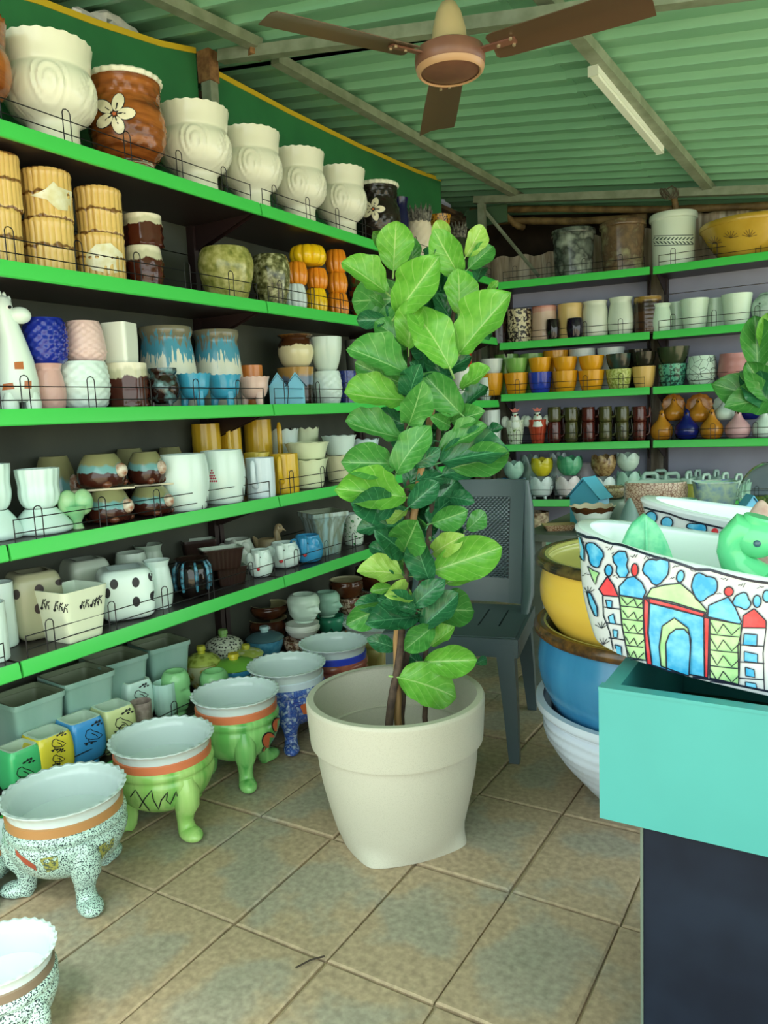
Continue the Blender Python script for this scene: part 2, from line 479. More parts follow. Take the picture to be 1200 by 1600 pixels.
# weathered cement sheets behind the back shelves
ASB = mat('#ded2bc', .9, 'streak', '#b0a088', '#ece4d2', s=22, bump=.3)
wback = obj('wall_back', None); wback['kind'] = 'structure'
for k, (x0, x1, zt) in enumerate([(-2.45, -1.50, 2.26), (-1.52, -.98, 2.31), (-.99, -.55, 2.36), (-.57, 1.3, 2.33)]):
    n = int((x1 - x0) / .018); fr = []; 
    pr = [(x0 + (x1 - x0) * i / n, 5.36 + .012 * (k % 2) + .018 * math.sin((x0 + (x1 - x0) * i / n) * 2 * PI / .145)) for i in range(n + 1)]
    zz = lambda x: zt + .012 * math.sin(x * 37 + k) + .01 * math.sin(x * 11)
    rows = [[(x, y, 0) for x, y in pr] + [(x, y + .007, 0) for x, y in reversed(pr)],
            [(x, y, zz(x)) for x, y in pr] + [(x, y + .007, zz(x)) for x, y in reversed(pr)]]
    obj('cement_sheet', MB().grid(rows, True, 0, True, True).mesh('cement_sheet', ASB), wback)
BAM = mat('#8a7347', .6, 'noise', '#5f4c2c', s=14)
def bamboo(name, a, b, r, label, group=None):
    a, b = Vector(a), Vector(b); n = 26; pts, rs = [], []
    for i in range(n + 1):
        t = i / n; pts.append(a + (b - a) * t + Vector((0, 0, .008 * math.sin(t * 7)))); rs.append(r * (1.12 if i % 5 == 0 else 1))
    o = obj(name, MB().tube(pts, rs, 10).mesh(name, BAM)); return tag(o, label, 'pole', group)
bamboo('bamboo_pole', at_y(735, 330, 5.25), at_y(1215, 322, 5.25), .022, 'upper horizontal bamboo pole under the back roof beam', 'bamboo poles at the back wall')
bamboo('bamboo_pole', at_y(735, 349, 5.3), at_y(1010, 340, 5.3), .024, 'lower horizontal bamboo pole above the cement sheets', 'bamboo poles at the back wall')
bamboo('bamboo_pole', at_y(783, 336, 5.15), at_y(818, 356, 5.33), .022, 'short slanting bamboo pole stub in the back corner', 'bamboo poles at the back wall')
bamboo('bamboo_pole', at_y(1052, 306, 5.02), at_y(1060, 345, 5.08), .018, 'short upright bamboo stub lashed to the beam with wire', 'bamboo poles at the back wall')
wt = MB()
for k in range(7):
    q = at_y(1046, 303, 4.93); a0 = random.random() * 6
    wt.tube([q + Vector((.05 * math.sin(a0 + t * .55) * (.5 + .1 * k), -.02 + .015 * math.cos(t + k), .035 * math.cos(a0 + t * .9))) for t in range(12)], .0022, 5)
tag(obj('wire_knot', wt.mesh('wire_knot', mat('#5c5648', .7))), 'tangled wire knot tied around the back roof beam', 'wire')
br = MB().tube([at_y(758, 330, 4.98), at_y(842, 432, 5.10)], .013, 6)
tag(obj('steel_brace', br.mesh('steel_brace', STEEL)), 'diagonal steel brace in the back corner above the shelves', 'brace')

# green signboards with yellow edge above the left shelves
GRN = mat('#2f7a48', .45, 'noise', '#286a40', s=4); YEL = mat('#d2b526', .5)
def banner(pts, label):                       # pts: (y, z_top, z_bottom)
    mb = MB(); x = -2.315
    rows = [[(x, y, zt), (x, y, zb), (x - .014, y, zb), (x - .014, y, zt)] for y, zt, zb in pts]
    mb.grid(rows, True, 0, True, True)
    ed = MB(); ed.grid([[(x + .004, y, zt + .006), (x + .004, y, zt - .016), (x - .018, y, zt - .016), (x - .018, y, zt + .006)] for y, zt, zb in pts], True, 0, True, True)
    o = obj('sign_board', None); o.location = (0, 0, 0)
    obj('panel', mb.mesh('panel', GRN), o); obj('yellow_edge', ed.mesh('yellow_edge', YEL), o)
    return tag(o, label, 'sign board', 'green boards above the left shelves')
def topline(pl):
    r = []
    for px, py in pl:
        p = at_x(px, py, -2.315); r.append((p.y, p.z, 2.026))
    return r
p0 = topline([(-60, -38), (63, 0), (150, 33), (250, 66), (333, 92)])
banner([(.75, p0[0][1], 2.026)] + p0[:-1] + [(2.485, p0[-1][1], 2.026)], 'green board with yellow edge left of the steel post')
p1 = topline([(362, 128), (450, 172), (560, 226), (650, 266), (742, 308)])
banner([(2.54, p1[0][1] + .01, 2.026)] + p1[1:-1] + [(4.7, p1[-1][1], 2.026)], 'long green board with yellow edge right of the steel post')
g = MB().box((-2.30, 5.05, at_y(770, 350, 5.05).z), (-2.0, 5.07, at_y(790, 318, 5.05).z))
tag(obj('sign_board', g.mesh('sign_board', mat('#3f6044', .5))), 'small dull green board in the back corner', 'sign board', 'green boards above the left shelves')

# clutter on the ledge between boards and roof
ledge = tag(obj('plank_ledge', MB().box((-3.2, -.2, 2.525), (-2.34, 5.0, 2.55)).mesh('plank_ledge', mat('#3b2d20', .9, 'noise', '#57452f', s=8))), 'rough dark plank ledge behind the green boards', 'ledge')
def crumple(name, px, py, x, size, m, label, sq=(1, 1, 1), group='plastic bags and scraps under the roof', cat='bag'):
    c = at_x(px, py, x); c.z = 2.551 + size[2] * .9
    def fn(d): return 1 + .55 * (mnoise.noise(d * 2.6 + Vector((px, py, 0))) ) + .22 * mnoise.noise(d * 6.5 + Vector((py, px, 0)))
    mb = MB().ball((0, 0, 0), size, 26, 16, 0, fn)
    for v in mb.v: v.z = max(v.z, -size[2] * .9)
    return tag(obj(name, mb.mesh(name, m, 22), None, c), label, cat, group)
PLW = mat('#eef0f4', .25, 'noise', '#d4d8e0', s=20); PLD = mat('#221d1d', .3); PLT = mat('#9a8c70', .6, 'noise', '#5d5040', s=15); PLB = mat('#a9b4d8', .3)
crumple('plastic_sheet', 178, 20, -2.42, (.05, .22, .075), PLW, 'white folded plastic sheet above the green board', cat='sheet')
crumple('plastic_bag', 264, 58, -2.42, (.05, .07, .06), PLB, 'pale blue crumpled plastic bag at the roof edge')
crumple('brown_scrap', 242, 46, -2.44, (.04, .05, .06), mat('#5a4128', .8), 'brown bent scrap beside the pale blue bag', cat='scrap')
crumple('straw_bundle', 470, 168, -2.43, (.06, .22, .045), PLT, 'dry straw bundle stuffed behind the long green board', cat='straw')
crumple('paper_scrap', 530, 205, -2.40, (.03, .07, .045), mat('#c9c49a', .6), 'crumpled pale paper scrap above the yellow edge', cat='paper')
crumple('plastic_bag', 505, 178, -2.55, (.08, .3, .055), PLD, 'black plastic bag behind the straw bundle')
crumple('plastic_bag', 590, 230, -2.45, (.07, .22, .05), PLD, 'black plastic bag over the middle of the board')
crumple('plastic_bag', 638, 250, -2.41, (.04, .12, .05), PLW, 'shiny white plastic bag among black bags')
crumple('plastic_bag', 680, 276, -2.41, (.04, .16, .04), PLB, 'bluish white plastic bag nearest the back corner')
crumple('straw_bundle', 705, 285, -2.52, (.07, .2, .04), PLT, 'brown straw bundle in the far left roof corner', cat='straw')
crumple('straw_bundle', 560, 212, -2.66, (.07, .3, .05), PLT, 'brown straw bundle behind the black bags', cat='straw')

# ------------------------------------------------------------------ shelving units
LIP = mat('#48cc58', .35); BOARD = mat('#261616', .5); BOARDT = mat('#2e2626', .4)
PANL = mat('#474c40', .7, 'noise', '#393e34', s=4); PANB = mat('#9a9cb0', .6, 'noise', '#8e90a4', s=3)
def guard(mb, x0, x1, y, z, r=.0017, hl=.064, step=.235):
    """wire guard: two rails, square ends and bent loops"""
    for zz in (.026, hl): mb.tube([(x0, y, z + zz), (x1, y, z + zz)], r, 5)
    for x in (x0, x1): mb.tube([(x, y, z - .002), (x, y, z + hl + .002)], r, 5)
    n = max(2, round((x1 - x0) / step))
    for i in range(n):
        c = x0 + (x1 - x0) * (i + .35) / n
        mb.tube([(c - .013, y, z - .002), (c - .013, y, z + .084), (c - .009, y, z + .092), (c, y, z + .095), (c + .009, y, z + .092), (c + .013, y, z + .084), (c + .013, y, z - .002)], r, 5)
def unit(label, origin, xdir, length, levels, dep, panel, group, top_panel, guards=True, skipg=()):
    """built in its own frame: x along the front, y inward, z up"""
    root = obj('shelving_unit', None, None, origin); root.rotation_euler = (0, 0, math.atan2(xdir.y, xdir.x))
    tag(root, label, 'shelf', group)
    L = length - .008
    zmax = max(levels)
    bp = MB()
    zs = [0, .62, 1.24, 1.86, top_panel]
    for a, b in zip(zs, zs[1:]):
        if b > a: bp.box((.0, dep - .012, a + .002), (L, dep, b - .002))
    obj('back_panel', bp.mesh('back_panel', panel), root)
    for x in (.012, L - .012):
        obj('upright', MB().box((x - .012, dep - .05, 0), (x + .012, dep - .013, top_panel)).mesh('upright', BOARD), root)
    for i, z in enumerate(levels):
        b = MB().box((0.002, .004, z - .032), (L - .002, dep - .014, z - .001))
        sh = obj('shelf', b.mesh('shelf', BOARDT), root)
        lp = MB().prism([(-.006, -.044), (-.010, -.040), (-.006, -.012), (-.002, .002), (.003, .002), (.003, -.044)], 0, L)
        for v in lp.v: v.x, v.y, v.z = v.y, v.x, v.z + z
        obj('price_strip', lp.mesh('price_strip', LIP), sh)
        for x in (.008, L - .012):
            k = MB().prism([(.03, -.033), (dep - .052, -.033), (dep - .052, -.13)], x, x + .004)
            for v in k.v: v.x, v.y, v.z = v.y, v.x, v.z + z
            obj('bracket', k.mesh('bracket', BOARD), sh)
        if guards and i not in skipg:
            gm = MB(); guard(gm, .03, L - .03, .012, z); obj('wire_guard', gm.mesh('wire_guard', WIRE), sh)
    return root
YJ = [.05, 1.222, 2.39, 3.56, 4.70]
NM = ['nearest left shelving unit, cut by the photo edge', 'second left shelving unit with green shelf edges, giraffe side', 'third left shelving unit, behind the fig tree', 'farthest left shelving unit, half hidden by the fig']
for i in range(4):
    unit(NM[i], (XS, YJ[i], 0), Vector((0, 1, 0)), YJ[i + 1] - YJ[i], list(LZ.values()), SHELF_D, PANL, 'green edged shelving units', 2.02)

unit('left back shelving unit with grey panel, beside the corner', BL0, _bd, (BL1 - BL0).length, list(BZ.values()), .36, PANB, 'green edged shelving units', 1.99)
unit('right back shelving unit with lavender grey panel', BR0, Vector((1, 0, 0)), 1.21, list(BZ.values()), .36, PANB, 'green edged shelving units', 1.99)

# ------------------------------------------------------------------ pot shapes (radius and height fractions)
CYL = [(.93, 0), (.99, .03), (1, .12), (1, .9), (1, 1)]
CUP = [(.62, 0), (.72, .04), (.88, .4), (1, 1)]
MUGP = [(.9, 0), (.97, .04), (1, .5), (.98, 1)]
TAPER = [(.72, 0), (.76, .05), (.9, .6), (1, 1)]
BARREL = [(.78, 0), (.88, .1), (1, .5), (.95, .85), (.88, 1)]
BULB = [(.6, 0), (.72, .06), (.93, .3), (1, .58), (.88, .86), (.9, 1)]
ROUND = [(.5, 0), (.75, .08), (.98, .4), (.97, .62), (.8, .86), (.84, 1)]
BOWL = [(.5, 0), (.62, .06), (.88, .5), (1, 1)]
LOWBOWL = [(.55, 0), (.75, .1), (.97, .5), (1, .75), (.95, .9), (.98, 1)]
VASE = [(.82, 0), (.9, .1), (1, .4), (.84, .78), (.78, .88), (.92, 1)]
URN = [(.63, 0), (.62, .03), (.56, .12), (.55, .27), (.63, .32), (.84, .39), (.97, .5), (1, .6), (.97, .68), (.91, .735), (.89, .76), (.90, .79), (.92, .88), (.95, .95), (.97, 1)]
GOLD = mat('#c8963c', .3)
def V(s, name, label, cat, prof, m, mi=None, group=None, rot=0., more=None, part='body', **kw):
    if kw.get('sq', 0) >= 5: s.r *= .8
    mb = vessel(MB(), s.r, s.h, prof, **kw)
    me = mb.mesh(name, [m, mi or m], 45)
    return T(name, s, [(part, me)] + list(more(s) if more else []), label, cat, group, rot)
def part(name, mb, m, *subs): return (name, mb.mesh(name, m, 50)) + ((list(subs),) if subs else ())

def shell_relief(th, z, q):
    k = 6; a = (th * k / (2 * PI)) % 1 - .5; idx = int(th * k / (2 * PI)) % 2
    u = a * 1.05; v = (z - .40) / .75 if idx else (z - .56) / .62
    if .3 < z < .73:
        rho = math.hypot(u, v); ph = math.atan2(v, u)
        mask = max(0, min(1, (.47 - rho) / .1))
        if idx: q *= 1 + .028 * mask * math.cos(ph * 20) * min(1, rho / .1)
        else: q *= 1 + .03 * mask * math.cos(rho * 44 + ph)
    k = max(0, (z - .9) / .1); w = math.cos(th * 22)
    return q * (1 + .008 * k * w), z + .0045 * k * w
# ================================================================== TOP LEFT SHELF
GU = 'large urn planters on the top left shelf'
IV = mat('#e8ead8', .2); IVI = mat('#e2e4d4', .3)
def urn(px, w, y, label, dep=.16, m=IV, nseg=132):
    s = slot('S1', px, w, y, dep)
    body = vessel(MB(), s.r, s.h, URN, fn=shell_relief, seg=nseg, n=46, wall=.06)
    foot = MB().tube([(0, 0, s.h * .025), (0, 0, s.h * .05)], s.r * .62, 40)
    return T('urn_planter', s, [('body', body.mesh('urn_body', [m, IVI], 60)), part('foot_ring', foot, m)], label, 'planter', GU)
urn(80, 150, 40, 'largest glossy ivory urn with shell relief, nearest on the top shelf')
urn(306, 116, 152, 'ivory shell-relief urn right of the brown flowered urn')
urn(393, 99, 192, 'ivory shell-relief urn in front of the shelf joint')
urn(467, 88, 226, 'ivory shell-relief urn, fourth ivory one from the left')
urn(533, 82, 255, 'ivory shell-relief urn beside the black flowered urn')
BRW = mat('#a8622a', .18, 'hstreak', '#6a3616', s=24, bump=.2)
BLK = mat('#1d1715', .15, 'hstreak', '#2a211c', s=30, bump=.2)
def flower_urn(px, w, y, m, label, flower, dep=.16, sc=1.):
    s = slot('S1', px, w, y, dep)
    def fn(th, z, q):
        return basket(16, 14, .03)(th, z, q)[0], z
    body = vessel(MB(), s.r, s.h * .965, [(.66, .13), (.6, .16), (.66, .2), (.88, .3), (1, .48), (.98, .66), (.88, .78), (.9, .86), (.95, 1)], fn=fn, seg=72, n=40, wall=.06, floor=.22)
    rim = MB(); rows = []
    for (a, z) in ((.93, .945), (.97, .95), (1.0, .985), (.97, 1.0), (.9, .985), (.9, .945)):
        rows.append([(math.cos(t) * s.r * a * (1 + .02 * math.cos(t * 24)), math.sin(t) * s.r * a * (1 + .02 * math.cos(t * 24)), s.h * z) for t in [2 * PI * i / 96 for i in range(96)]])
    rim.grid(rows + [rows[0]])
    ft = vessel(MB(), s.r, s.h * .17, [(.7, 0), (.72, .1), (.66, .5), (.62, .9), (.62, 1)], inner=False)
    T('flower_urn', s, [('body', body.mesh('body', [m, IVI])), part('scalloped_rim', rim, IV), part('foot', ft, mat('#e0dcc8', .2, 'hstreak', '#4a3a2c', s=60))], label, 'planter', GU)
    fx, fy, R = flower; bv = bvh_of(s)
    for bigger, mm, nm in ((1.16, INK, 'petal_outline'), (1.0, mat('#f1ecd2', .25), 'petal')):
        for k in range(5):
            a = -PI / 2 + .3 + k * 2 * PI / 5
            decal(s, [circ(fx + math.cos(a) * R * .6, fy + math.sin(a) * R * .6, R * .45 * (1 + (bigger - 1) * .6), R * .29 * bigger, 14, a)], mm, nm, off=.002 if bigger > 1 else .0034, bv=bv)
    strokes(s, [[(fx + math.cos(a) * R * .08, fy + math.sin(a) * R * .08), (fx + math.cos(a) * R * .55, fy + math.sin(a) * R * .55)] for a in [-PI / 2 + .3 + k * 2 * PI / 5 for k in range(5)]], R * .06, INK, 'petal_vein', .0046, bv)
    decal(s, [circ(fx, fy, R * .1)], mat('#c96a3a', .3), 'flower_centre', .005, bv=bv)
    return s
flower_urn(200, 120, 100, BRW, 'brown basketweave urn with a white five-petal flower', (179, 178, 31))
flower_urn(590, 70, 279, BLK, 'black urn with a white five-petal flower', (583, 327, 18))
s = slot('S1', -48, 140, -4, .16); V(s, 'flower_urn', 'brown urn with pale rim cut off by the left photo edge', 'planter', URN, BRW, IVI, GU, seg=60, n=40, fn=scallop(22, .015, .01, .92))
s = slot('S1', 626, 30, 306, .2); V(s, 'vase', 'dark blue glossy vase half hidden behind the black urn', 'vase', VASE, mat('#1b1b4a', .12), None, GU)
def pineapple(s):
    t = MB()
    for k in range(14):
        for l in range(2):
            a = 2 * PI * (k + .5 * l) / 14; b = Vector((math.cos(a), math.sin(a), 0))
            t.tube([b * s.r * .68 + Vector((0, 0, s.h * .72)), b * s.r * (.74 + .06 * l) + Vector((0, 0, s.h * (.86 - .04 * l))), b * s.r * (.92 + .1 * l) + Vector((0, 0, s.h * (1 - .08 * l)))], [s.r * .16, s.r * .15, .001], 6)
    return [part('leaf_crown', t, mat('#3a3a3a', .2, 'noise', '#85857c', s=60))]
s = slot('S1', 655, 44, 316, .15); V(s, 'pineapple_pot', 'white pineapple pot with a dark leafy crown', 'pot', [(.7, 0), (.95, .15), (1, .4), (.85, .68), (.7, .76)], mat('#e8ddc8', .3), None, GU, more=pineapple, fn=diamonds(12, 7, .05), seg=60, n=34)
s = slot('S1', 687, 38, 333, .15); V(s, 'mosaic_pot', 'ochre and black mosaic pot, farthest on the top left shelf', 'pot', [(.75, 0), (1, .3), (.85, .6), (.8, .75), (1, 1)], mat('#b8862c', .25, 'cells', '#20160c', s=80), None, GU)
s = slot('S1', 716, 30, 345, .15); V(s, 'pineapple_pot', 'dark leafy-topped pot at the far end of the top left shelf', 'pot', [(.7, 0), (.95, .15), (1, .4), (.85, .68), (.7, .76)], mat('#2c3226', .3), None, GU, more=pineapple, fn=diamonds(12, 7, .05), seg=40)

# ================================================================== SECOND LEFT SHELF
GB = 'bamboo-look pots stacked on the second shelf'
BMB = mat('#dcb96c', .2, 'bamboo', '#a87a34', '#6a3c16', s=42)
def bamboo_pot(px, w, y, label, on=None, dep=.13, sticker=None):
    s = slot('S2', px, w, y, dep, on)
    def fn(th, z, q):
        q *= 1 - .055 * (1 - abs(math.cos(th * 11))) ** 3
        for zz in (.06, .5, .93): q *= 1 + .03 * math.exp(-((z - zz) / .035) ** 2)
        return q, z
    V(s, 'bamboo_pot', label, 'pot', [(.9, 0), (.94, .04), (.96, .5), (.97, .94), (.96, 1)], BMB, mat('#c9a25a', .4), GB, fn=fn, seg=88, n=30)
    return s
PLAS = mat('#e8e6cc', .15, 'noise', '#d8cfa0', s=30)
a = bamboo_pot(4, 68, 322, 'bamboo-look pot at the photo edge, lower of its pair'); bamboo_pot(2, 66, 234, 'bamboo-look pot at the photo edge, upper of its pair', a)
a = bamboo_pot(78, 84, 338, 'bamboo-look pot, lower of the middle stack'); b = bamboo_pot(74, 82, 259, 'bamboo-look pot with plastic wrap, top of the middle stack', a)
decal(b, [[(48, 306), (70, 296), (84, 284), (90, 292), (111, 300), (110, 330), (90, 328), (72, 312)]], PLAS, 'plastic_wrap', .003)
a = bamboo_pot(158, 80, 362, 'bamboo-look pot with plastic wrap, lower of the right stack'); b = bamboo_pot(155, 76, 288, 'bamboo-look pot, top of the right stack beside brown cups', a)
decal(a, [[(128, 405), (150, 382), (172, 380), (190, 396), (194, 425), (170, 428), (145, 422)]], PLAS, 'plastic_wrap', .003)
DRIPB = mat('#4a1d12', .15, 'drip', '#c9c6a8', '#e8e2c8', s=45, p=(.66, .82, .14))
def bumpy(th, z, q):
    return (q * (1 + .09 * max(0, math.sin(th * 10)) * max(0, math.sin(z * 22)) * (1 if z < .72 else 0)), z)
GCUP = 'brown cups with cream drip glaze'
a = V(slot('S2', 226, 60, 381), 'drip_cup', 'brown studded cup with cream drip rim, lower of the pair', 'pot', BARREL, DRIPB, CREAM, GCUP, fn=bumpy, seg=60, n=24)
V(slot('S2', 224, 60, 331, on=a), 'drip_cup', 'brown studded cup with cream drip rim, upper of the pair', 'pot', CYL, DRIPB, CREAM, GCUP, fn=bumpy, seg=60, n=24)
OLV = mat('#6a7030', .18, 'noise', '#9a9a54', '#c0ba7c', s=34)
V(slot('S2', 354, 88, 380), 'marbled_pot', 'large olive marbled bulbous pot on the second shelf', 'pot', [(.6, 0), (.72, .08), (.95, .5), (1, .72), (.93, .9), (.82, 1)], OLV, mat('#5b5f2e', .3), 'marbled pots')
V(slot('S2', 424, 62, 394), 'marbled_pot', 'smaller dark green and cream marbled pot', 'pot', [(.6, 0), (.72, .08), (.95, .5), (1, .72), (.93, .9), (.82, 1)], mat('#1f2414', .18, 'noise', '#6a6c42', '#c4c49a', s=46), mat('#30351f', .3), 'marbled pots')
GP = 'pumpkin pots piled on the second shelf'
ORG = mat('#e08a20', .16); YLW = mat('#f0c418', .16); PALE = mat('#d9e6e8', .2)
PUM = [(.7, 0), (.86, .08), (1, .35), (1, .62), (.88, .9), (.74, 1)]
def pumpkin(px, w, y, m, label, on=None, dep=.12):
    s = slot('S2', px, w, y, dep, on)
    body = vessel(MB(), s.r, s.h, PUM, fn=lobes(10, .14), seg=80, n=14, wall=.15)
    return T('pumpkin_pot', s, [('body', body.mesh('pumpkin', [m, m], 60))], label, 'pot', GP, rot=.25)
p1 = pumpkin(461, 38, 442, PALE, 'pale bluish white pumpkin pot in the bottom row')
p2 = pumpkin(494.5, 35, 449, YLW, 'yellow pumpkin pot in the bottom row')
p3 = pumpkin(528, 35, 456, ORG, 'orange pumpkin pot in the bottom row, rightmost')
p4 = pumpkin(463, 36, 407, ORG, 'orange pumpkin pot in the middle row, left', p1)
p5 = pumpkin(495, 35, 417, ORG, 'orange pumpkin pot in the middle row, centre', p2)
p6 = pumpkin(526.5, 34, 424, ORG, 'orange pumpkin pot in the middle row, right', p3)
pumpkin(481, 58, 379, YLW, 'large yellow pumpkin pot on top of the pile', [p4, p5])
pumpkin(525, 34, 388, ORG, 'orange pumpkin pot on top beside the yellow one', p6)
RED = mat('#8e2a14', .15, 'noise', '#3d2a12', '#a8501e', s=26)
a = V(slot('S2', 568, 46, 447, .15), 'red_pot', 'glossy red-brown pot, lower of two beside the pumpkins', 'pot', BARREL, RED, None, 'red-brown glazed pots')
V(slot('S2', 567, 46, 420, .15, a), 'red_pot', 'green and red-brown pot, upper of two beside the pumpkins', 'pot', BARREL, mat('#5a2a1a', .15, 'noise', '#4a6a34', '#8e3a1c', s=30), None, 'red-brown glazed pots')
V(slot('S2', 592, 44, 472, .08), 'bowl', 'small white bowl half hidden behind a fig leaf on the second shelf', 'bowl', BOWL, WHITE)

# ================================================================== THIRD LEFT SHELF
# giraffe planter
s = slot('S3', 24, 72, 447, .12)
h, r = s.h, s.r
b = MB().tube([(0, 0, h * .07), (0, 0, h * .1), (0, 0, h * .25), (-.02 * r, 0, h * .42), (-.1 * r, 0, h * .6), (-.25 * r, 0, h * .74), (-.35 * r, 0, h * .84), (-.33 * r, 0, h * .92), (-.3 * r, 0, h * .95)],
              [r * .72, r * .9, r * .9, r * .78, r * .56, r * .46, r * .44, r * .36, r * .12], 24)
muz = MB().ball((r * .34, -r * .15, h * .79), (r * .5, r * .4, r * .4), 20, 14)
GIR = mat('#dff0e6', .12)
pr = [('body', b.mesh('giraffe_body', GIR, 60)), part('muzzle', muz, GIR)]
for x, y in ((-.5, -.5), (.5, -.5), (-.5, .5), (.5, .5)):
    pr.append(part('foot', MB().tube([(x * r, y * r, 0), (x * r, y * r, h * .06), (x * r * .9, y * r * .9, h * .14)], [r * .34, r * .36, r * .3], 14), GIR))
for k in range(4):
    pr.append(part('mane_tuft', MB().ball((-.62 * r + k * .19 * r, 0, h * (.93 + .025 * math.sin(k * 1.3))), (r * .1, r * .12, r * .22), 10, 8), GIR))
T('giraffe_planter', s, pr, 'white ceramic giraffe planter with brown patches on the third shelf', 'planter', rot=.15)
bv = bvh_of(s, [c for c in s.root.children if c.name.startswith(('muzzle', 'foot'))])
ORN = mat('#b0622c', .25)
for pl in ([(22, 566), (36, 565), (37, 577), (23, 577)], [(5, 600), (20, 598), (23, 608), (4, 610)], [(38, 595), (49, 595), (49, 607), (38, 607)]):
    decal(s, [pl], ORN, 'brown_patch', bv=bv)
decal(s, [circ(14, 480, 5, 3.6)], mat('#f4f4ee', .2), 'eye_white', .001, bv=bv); decal(s, [circ(14.5, 480, 2.8)], INK, 'pupil', .002, bv=bv)
strokes(s, [[(46, 507), (52, 505), (58, 506)]], 1.6, ORN, 'mouth', bv=bv)
GS3 = 'pots stacked in pairs on the third shelf'
PINK = mat('#d6a9a2', .3); PNK2 = mat('#e2c2bd', .28)
a = V(slot('S3', 76, 54, 567, .13), 'diamond_pot', 'dull pink diamond-relief pot under the cobalt pot', 'pot', VASE, PINK, None, GS3, fn=diamonds(10, 5, .04), seg=60, n=26)
V(slot('S3', 71, 70, 494, .13, a), 'diamond_pot', 'cobalt blue diamond-relief pot behind the giraffe muzzle', 'pot', BARREL[::-1] and [(.74, 0), (.9, .12), (1, .45), (.97, .75), (.86, 1)], mat('#1c2c94', .1), mat('#16206a', .2), GS3, fn=diamonds(12, 5, .07), seg=72, n=30)
a = V(slot('S3', 131, 82, 563, .13), 'diamond_pot', 'wide white leaf-relief pot behind the wire guard', 'pot', [(.7, 0), (.88, .12), (1, .45), (.98, .75), (.9, 1)], MINT, None, GS3, fn=diamonds(12, 5, .045), seg=72, n=30)
V(slot('S3', 132, 66, 499, .13, a), 'diamond_pot', 'pink leaf-relief pot turned upside down on the white pot', 'pot', [(.82, 0), (.98, .15), (1, .35), (.9, .75), (.78, 1)], PNK2, None, GS3, fn=diamonds(12, 6, .045), seg=72, n=30)
a = V(slot('S3', 198, 68, 566, .13), 'drip_cup', 'brown studded pot with cream drip under the white square pot', 'pot', CYL, DRIPB, CREAM, GCUP, fn=bumpy, seg=60, n=24)
V(slot('S3', 188, 56, 502, .13, a), 'square_pot', 'white square pot with woven relief on the brown drip pot', 'pot', [(.86, 0), (.92, .03), (.98, .5), (.98, 1)], WHITE, None, GS3, rot=PI / 4 + .25, sq=9, fn=lambda th, z, q: (q * (1 + .014 * math.sin(z * 60) * math.sin(th * 44)), z), seg=88, n=36)
DRW = mat('#e4e6d4', .16, 'drip', '#4f9cb8', '#7d7a64', s=85, p=(.60, .80, .34))
TALL = [(.86, 0), (.98, .1), (1, .3), (.9, .7), (.84, .84), (.86, .88), (.92, .94), (.9, 1)]
V(slot('S3', 263, 92, 507, .24), 'drip_jar', 'tall white jar with blue and grey drips, left one', 'jar', TALL, DRW, None, 'tall white drip-glazed jars')
V(slot('S3', 341, 78, 513, .24), 'drip_jar', 'tall white jar with blue and grey drips, right one', 'jar', TALL, DRW, None, 'tall white drip-glazed jars')
def legs3(n, rr, hh, m, name='leg', fr=.62, thick=.2, out=1.15):
    def f(s):
        L = []
        for k in range(n):
            a = -PI / 2 + .5 + 2 * PI * k / n; d = Vector((math.cos(a), math.sin(a), 0))
            L.append(part(name, MB().tube([d * s.r * fr + Vector((0, 0, s.h * hh)), d * s.r * fr * 1.08 + Vector((0, 0, s.h * hh * .55)), d * s.r * fr * out + Vector((0, 0, s.h * .03)), d * s.r * fr * out + Vector((0, 0, 0))],
                     [s.r * thick * 1.25, s.r * thick, s.r * thick * .85, s.r * thick], 12), m))
        return L
    return f
CAUL = mat('#241512', .12, 'noise', '#2c1a14', '#6f9aa0', s=26)
V(slot('S3', 256, 52, 574, .09), 'cauldron_pot', 'small dark brown cauldron pot with blue glaze and feet', 'pot', [(.5, .1), (.8, .2), (1, .45), (.9, .7), (.74, .82), (.85, .9), (.86, 1)], CAUL, None, None, more=legs3(3, 1, .3, CAUL, 'foot', .62, .14), floor=.2)
TURQ = mat('#3fa0c6', .18)
def footed(row, px, w, y, m, label, group, dep=.08, on=None):
    s = slot(row, px, w, y, dep, on)
    return V(s, 'footed_pot', label, 'pot', [(.4, .22), (.68, .32), (.86, .55), (.92, .8), (1, 1)], m, m, group, more=legs3(3, 1, .45, m, 'leg', .55, .24), fn=scallop(16, .03, .015), floor=.36, seg=48)
GF = 'small footed pots on the third shelf'
footed('S3', 304, 54, 583, TURQ, 'turquoise footed pot next to the dark cauldron', GF)
footed('S3', 351, 54, 585, TURQ, 'turquoise footed pot next to the pink one', GF)
footed('S3', 397, 50, 588, mat('#dcbcb2', .25), 'pale pink footed pot beside the blue birdhouse', GF)
V(slot('S3', 394, 36, 570, .22), 'cup', 'orange cup showing above the pink footed pot', 'cup', MUGP, mat('#d8803a', .25))
